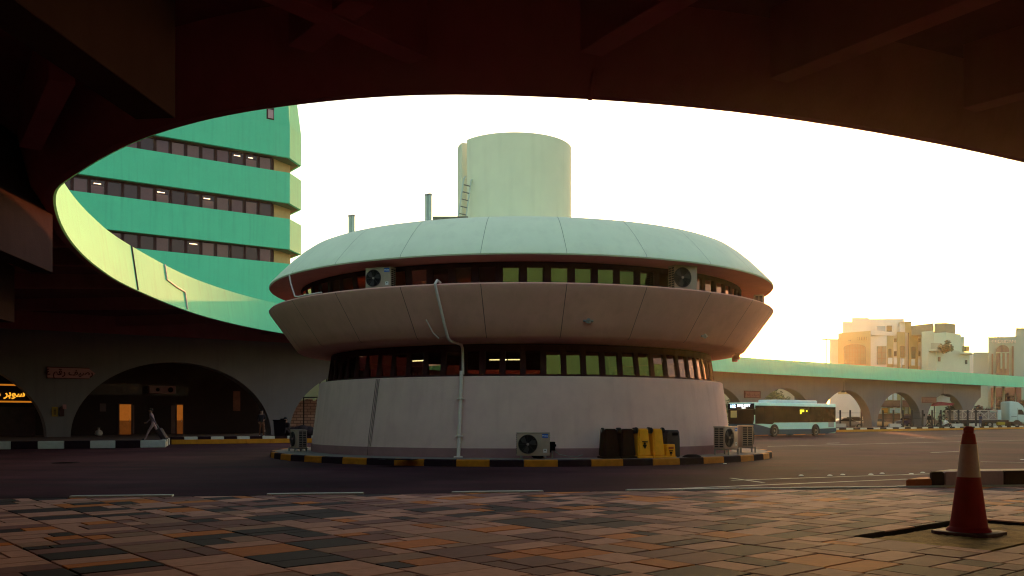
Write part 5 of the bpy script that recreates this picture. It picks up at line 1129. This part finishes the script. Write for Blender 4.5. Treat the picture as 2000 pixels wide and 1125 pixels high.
# ------------------------------------------------------------------ trees
def tree(name, label, loc, h, cr, leafcol, n, group=None, trunk=True, ls=.32, seed=1, flat=.8):
    rg = random.Random(seed); t = thing(name, label, "tree" if trunk else "shrub", loc, 0, group)
    bark = mat("bark", (.10, .06, .045), .9, .3, 6); b = MB(); zb = h - cr * flat * 1.6
    lobes = []
    for i in range(9):
        a = rg.uniform(0, 6.28); r = cr * rg.uniform(.15, .75); lobes.append((Vector((r * math.cos(a), r * math.sin(a), h - cr * flat + rg.uniform(-.6, .65) * cr * flat)), cr * rg.uniform(.28, .5)))
    if trunk: b.tube([(0, 0, 0), (rg.uniform(-.1, .1), 0, zb * .5), (0, 0, zb), (0, 0, zb + cr * .4)], [.05 * h * .5, .04 * h * .5, .03 * h * .5, .02 * h * .5], 8)
    for c, r in lobes: b.tube([(0, 0, zb if trunk else .02), c * .5 + Vector((0, 0, zb * .5)), c], [.06 if trunk else .03, .04, .015], 5)
    b.build("trunk", bark, t, smooth=50)
    lm = [mat("leaf_" + "%d" % int(leafcol[1] * 1000) + s, tuple(c * k for c in leafcol), .7, .25, 3) for s, k in (("a", 1), ("b", .6), ("c", 1.5))]
    cb = MB()
    for i in range(n):
        c, r = rg.choice(lobes); v = Vector((rg.gauss(0, 1), rg.gauss(0, 1), rg.gauss(0, 1))).normalized() * r * rg.uniform(.35, 1.12) ; p = c + Vector((v.x, v.y, v.z * flat))
        u = Vector((rg.gauss(0, 1), rg.gauss(0, 1), rg.gauss(0, 1))).normalized(); w2 = u.orthogonal().normalized(); s_ = ls * rg.uniform(.5, 1.3)
        cb.add([p - u * s_, p + w2 * s_ * .45, p + u * s_, p - w2 * s_ * .45], [(0, 1, 2, 3)], rg.choice((0, 0, 1, 1, 2)))
    cb.build("crown", lm, t); return t
tree("street_tree", "pale sunlit tree seen through the arch above the bus", (at(1517, 165), 165, 0), 6.6, 4.6, (.16, .13, .04), 2600, seed=3, ls=.4)
tree("street_tree", "low tree filling the gap just right of the round building's base", (at(1446, 150), 150, 0), 5.2, 3.2, (.12, .11, .04), 1400, seed=5, ls=.4)
tree("balcony_shrub", "bushy green shrub spilling over the grey house balcony", (at(1848, 187), 187, zz(686, 187)), 2.3, 1.75, (.07, .10, .05), 1500, trunk=False, seed=8, ls=.22)
tree("street_tree", "dark reddish tree standing behind the white truck cab", (at(1990, 196), 196, 0), 7.2, 4.6, (.085, .05, .045), 2200, seed=11, ls=.42)
tree("street_tree", "low dark tree behind the truck trailer left of the lamp posts", (at(1922, 200), 200, 0), 5.0, 3.6, (.085, .05, .045), 1600, seed=12, ls=.42)
tree("street_tree", "dusty shrub like tree beyond the fence under the last arch", (at(1864, 165), 165, 0), 4.4, 2.4, (.10, .075, .05), 900, seed=14, ls=.35)

# low blocks added behind the far canopy to keep sun streaks off the ground
LOWM = mat("sun_blocker_wall", (.46, .38, .24), .85, .1, .5)
def low_sun_blocker(label, p, q, h, dep):
    p, q = Vector((*p, 0)), Vector((*q, 0)); L = (q - p).length; t = thing("sun_blocker", label, "building", p, math.atan2(q.y - p.y, q.x - p.x))
    b = MB(); b.box(0, L, 0, dep, 0, h); b.build("wall", LOWM, t); b = MB(); b.box(-.2, L + .2, -.2, dep + .2, h + .002, h + .35); b.build("parapet", CREAM, t)
    for i in range(int(L / 6)):
        b = MB(); b.box(2 + i * 6, 3.6 + i * 6, -.06, .0, h * .45, h * .62); b.build("window", DKW, t)
low_sun_blocker("long low ochre block added behind the first right arches to stop the low sun", (at(1300, 186), 186), (at(1606, 186), 186), 11.2, 9)
low_sun_blocker("long low unseen block added behind the round building to stop the low sun", (-32, 93), (28, 131), 7.2, 8)

# unseen block added behind the camera, holds back low sky light and darkens reflections
th = thing("sky_blocker", "long dark red brown unseen block added behind the camera to hold back sky light", "building", (-10, -30, 0))
b = MB(); b.box(-75, 62, -14, 0, 0, 13); b.box(-75, -64, .001, 80, 0, 13); b.build("wall", mat("sky_blocker_wall", (.075, .030, .030), .85, .15, .4), th)
b = MB(); b.box(-75.3, 62.3, -14.3, .3, 13.002, 13.7); b.build("parapet", TEAL, th)
for i in range(20):
    b = MB(); b.box(-72 + i * 6.6, -68 + i * 6.6, -.02, .06, 1.0, 3.6); b.build("window", DKW, th)

# ------------------------------------------------------------------ evening haze
hz = MB().box(-260, 330, -70, 330, -1.2, 44)
hm = bpy.data.materials.new("haze_air"); hm.use_nodes = True; hn = hm.node_tree.nodes; hn.remove(hn["Principled BSDF"])
pvn = hn.new("ShaderNodeVolumePrincipled"); pvn.inputs["Color"].default_value = (.86, 1.0, .74, 1); pvn.inputs["Density"].default_value = .00013; pvn.inputs["Anisotropy"].default_value = .87
hm.node_tree.links.new(pvn.outputs[0], hn["Material Output"].inputs["Volume"])
hz.build("haze", hm, kind="stuff")
S.cycles.volume_bounces = 0
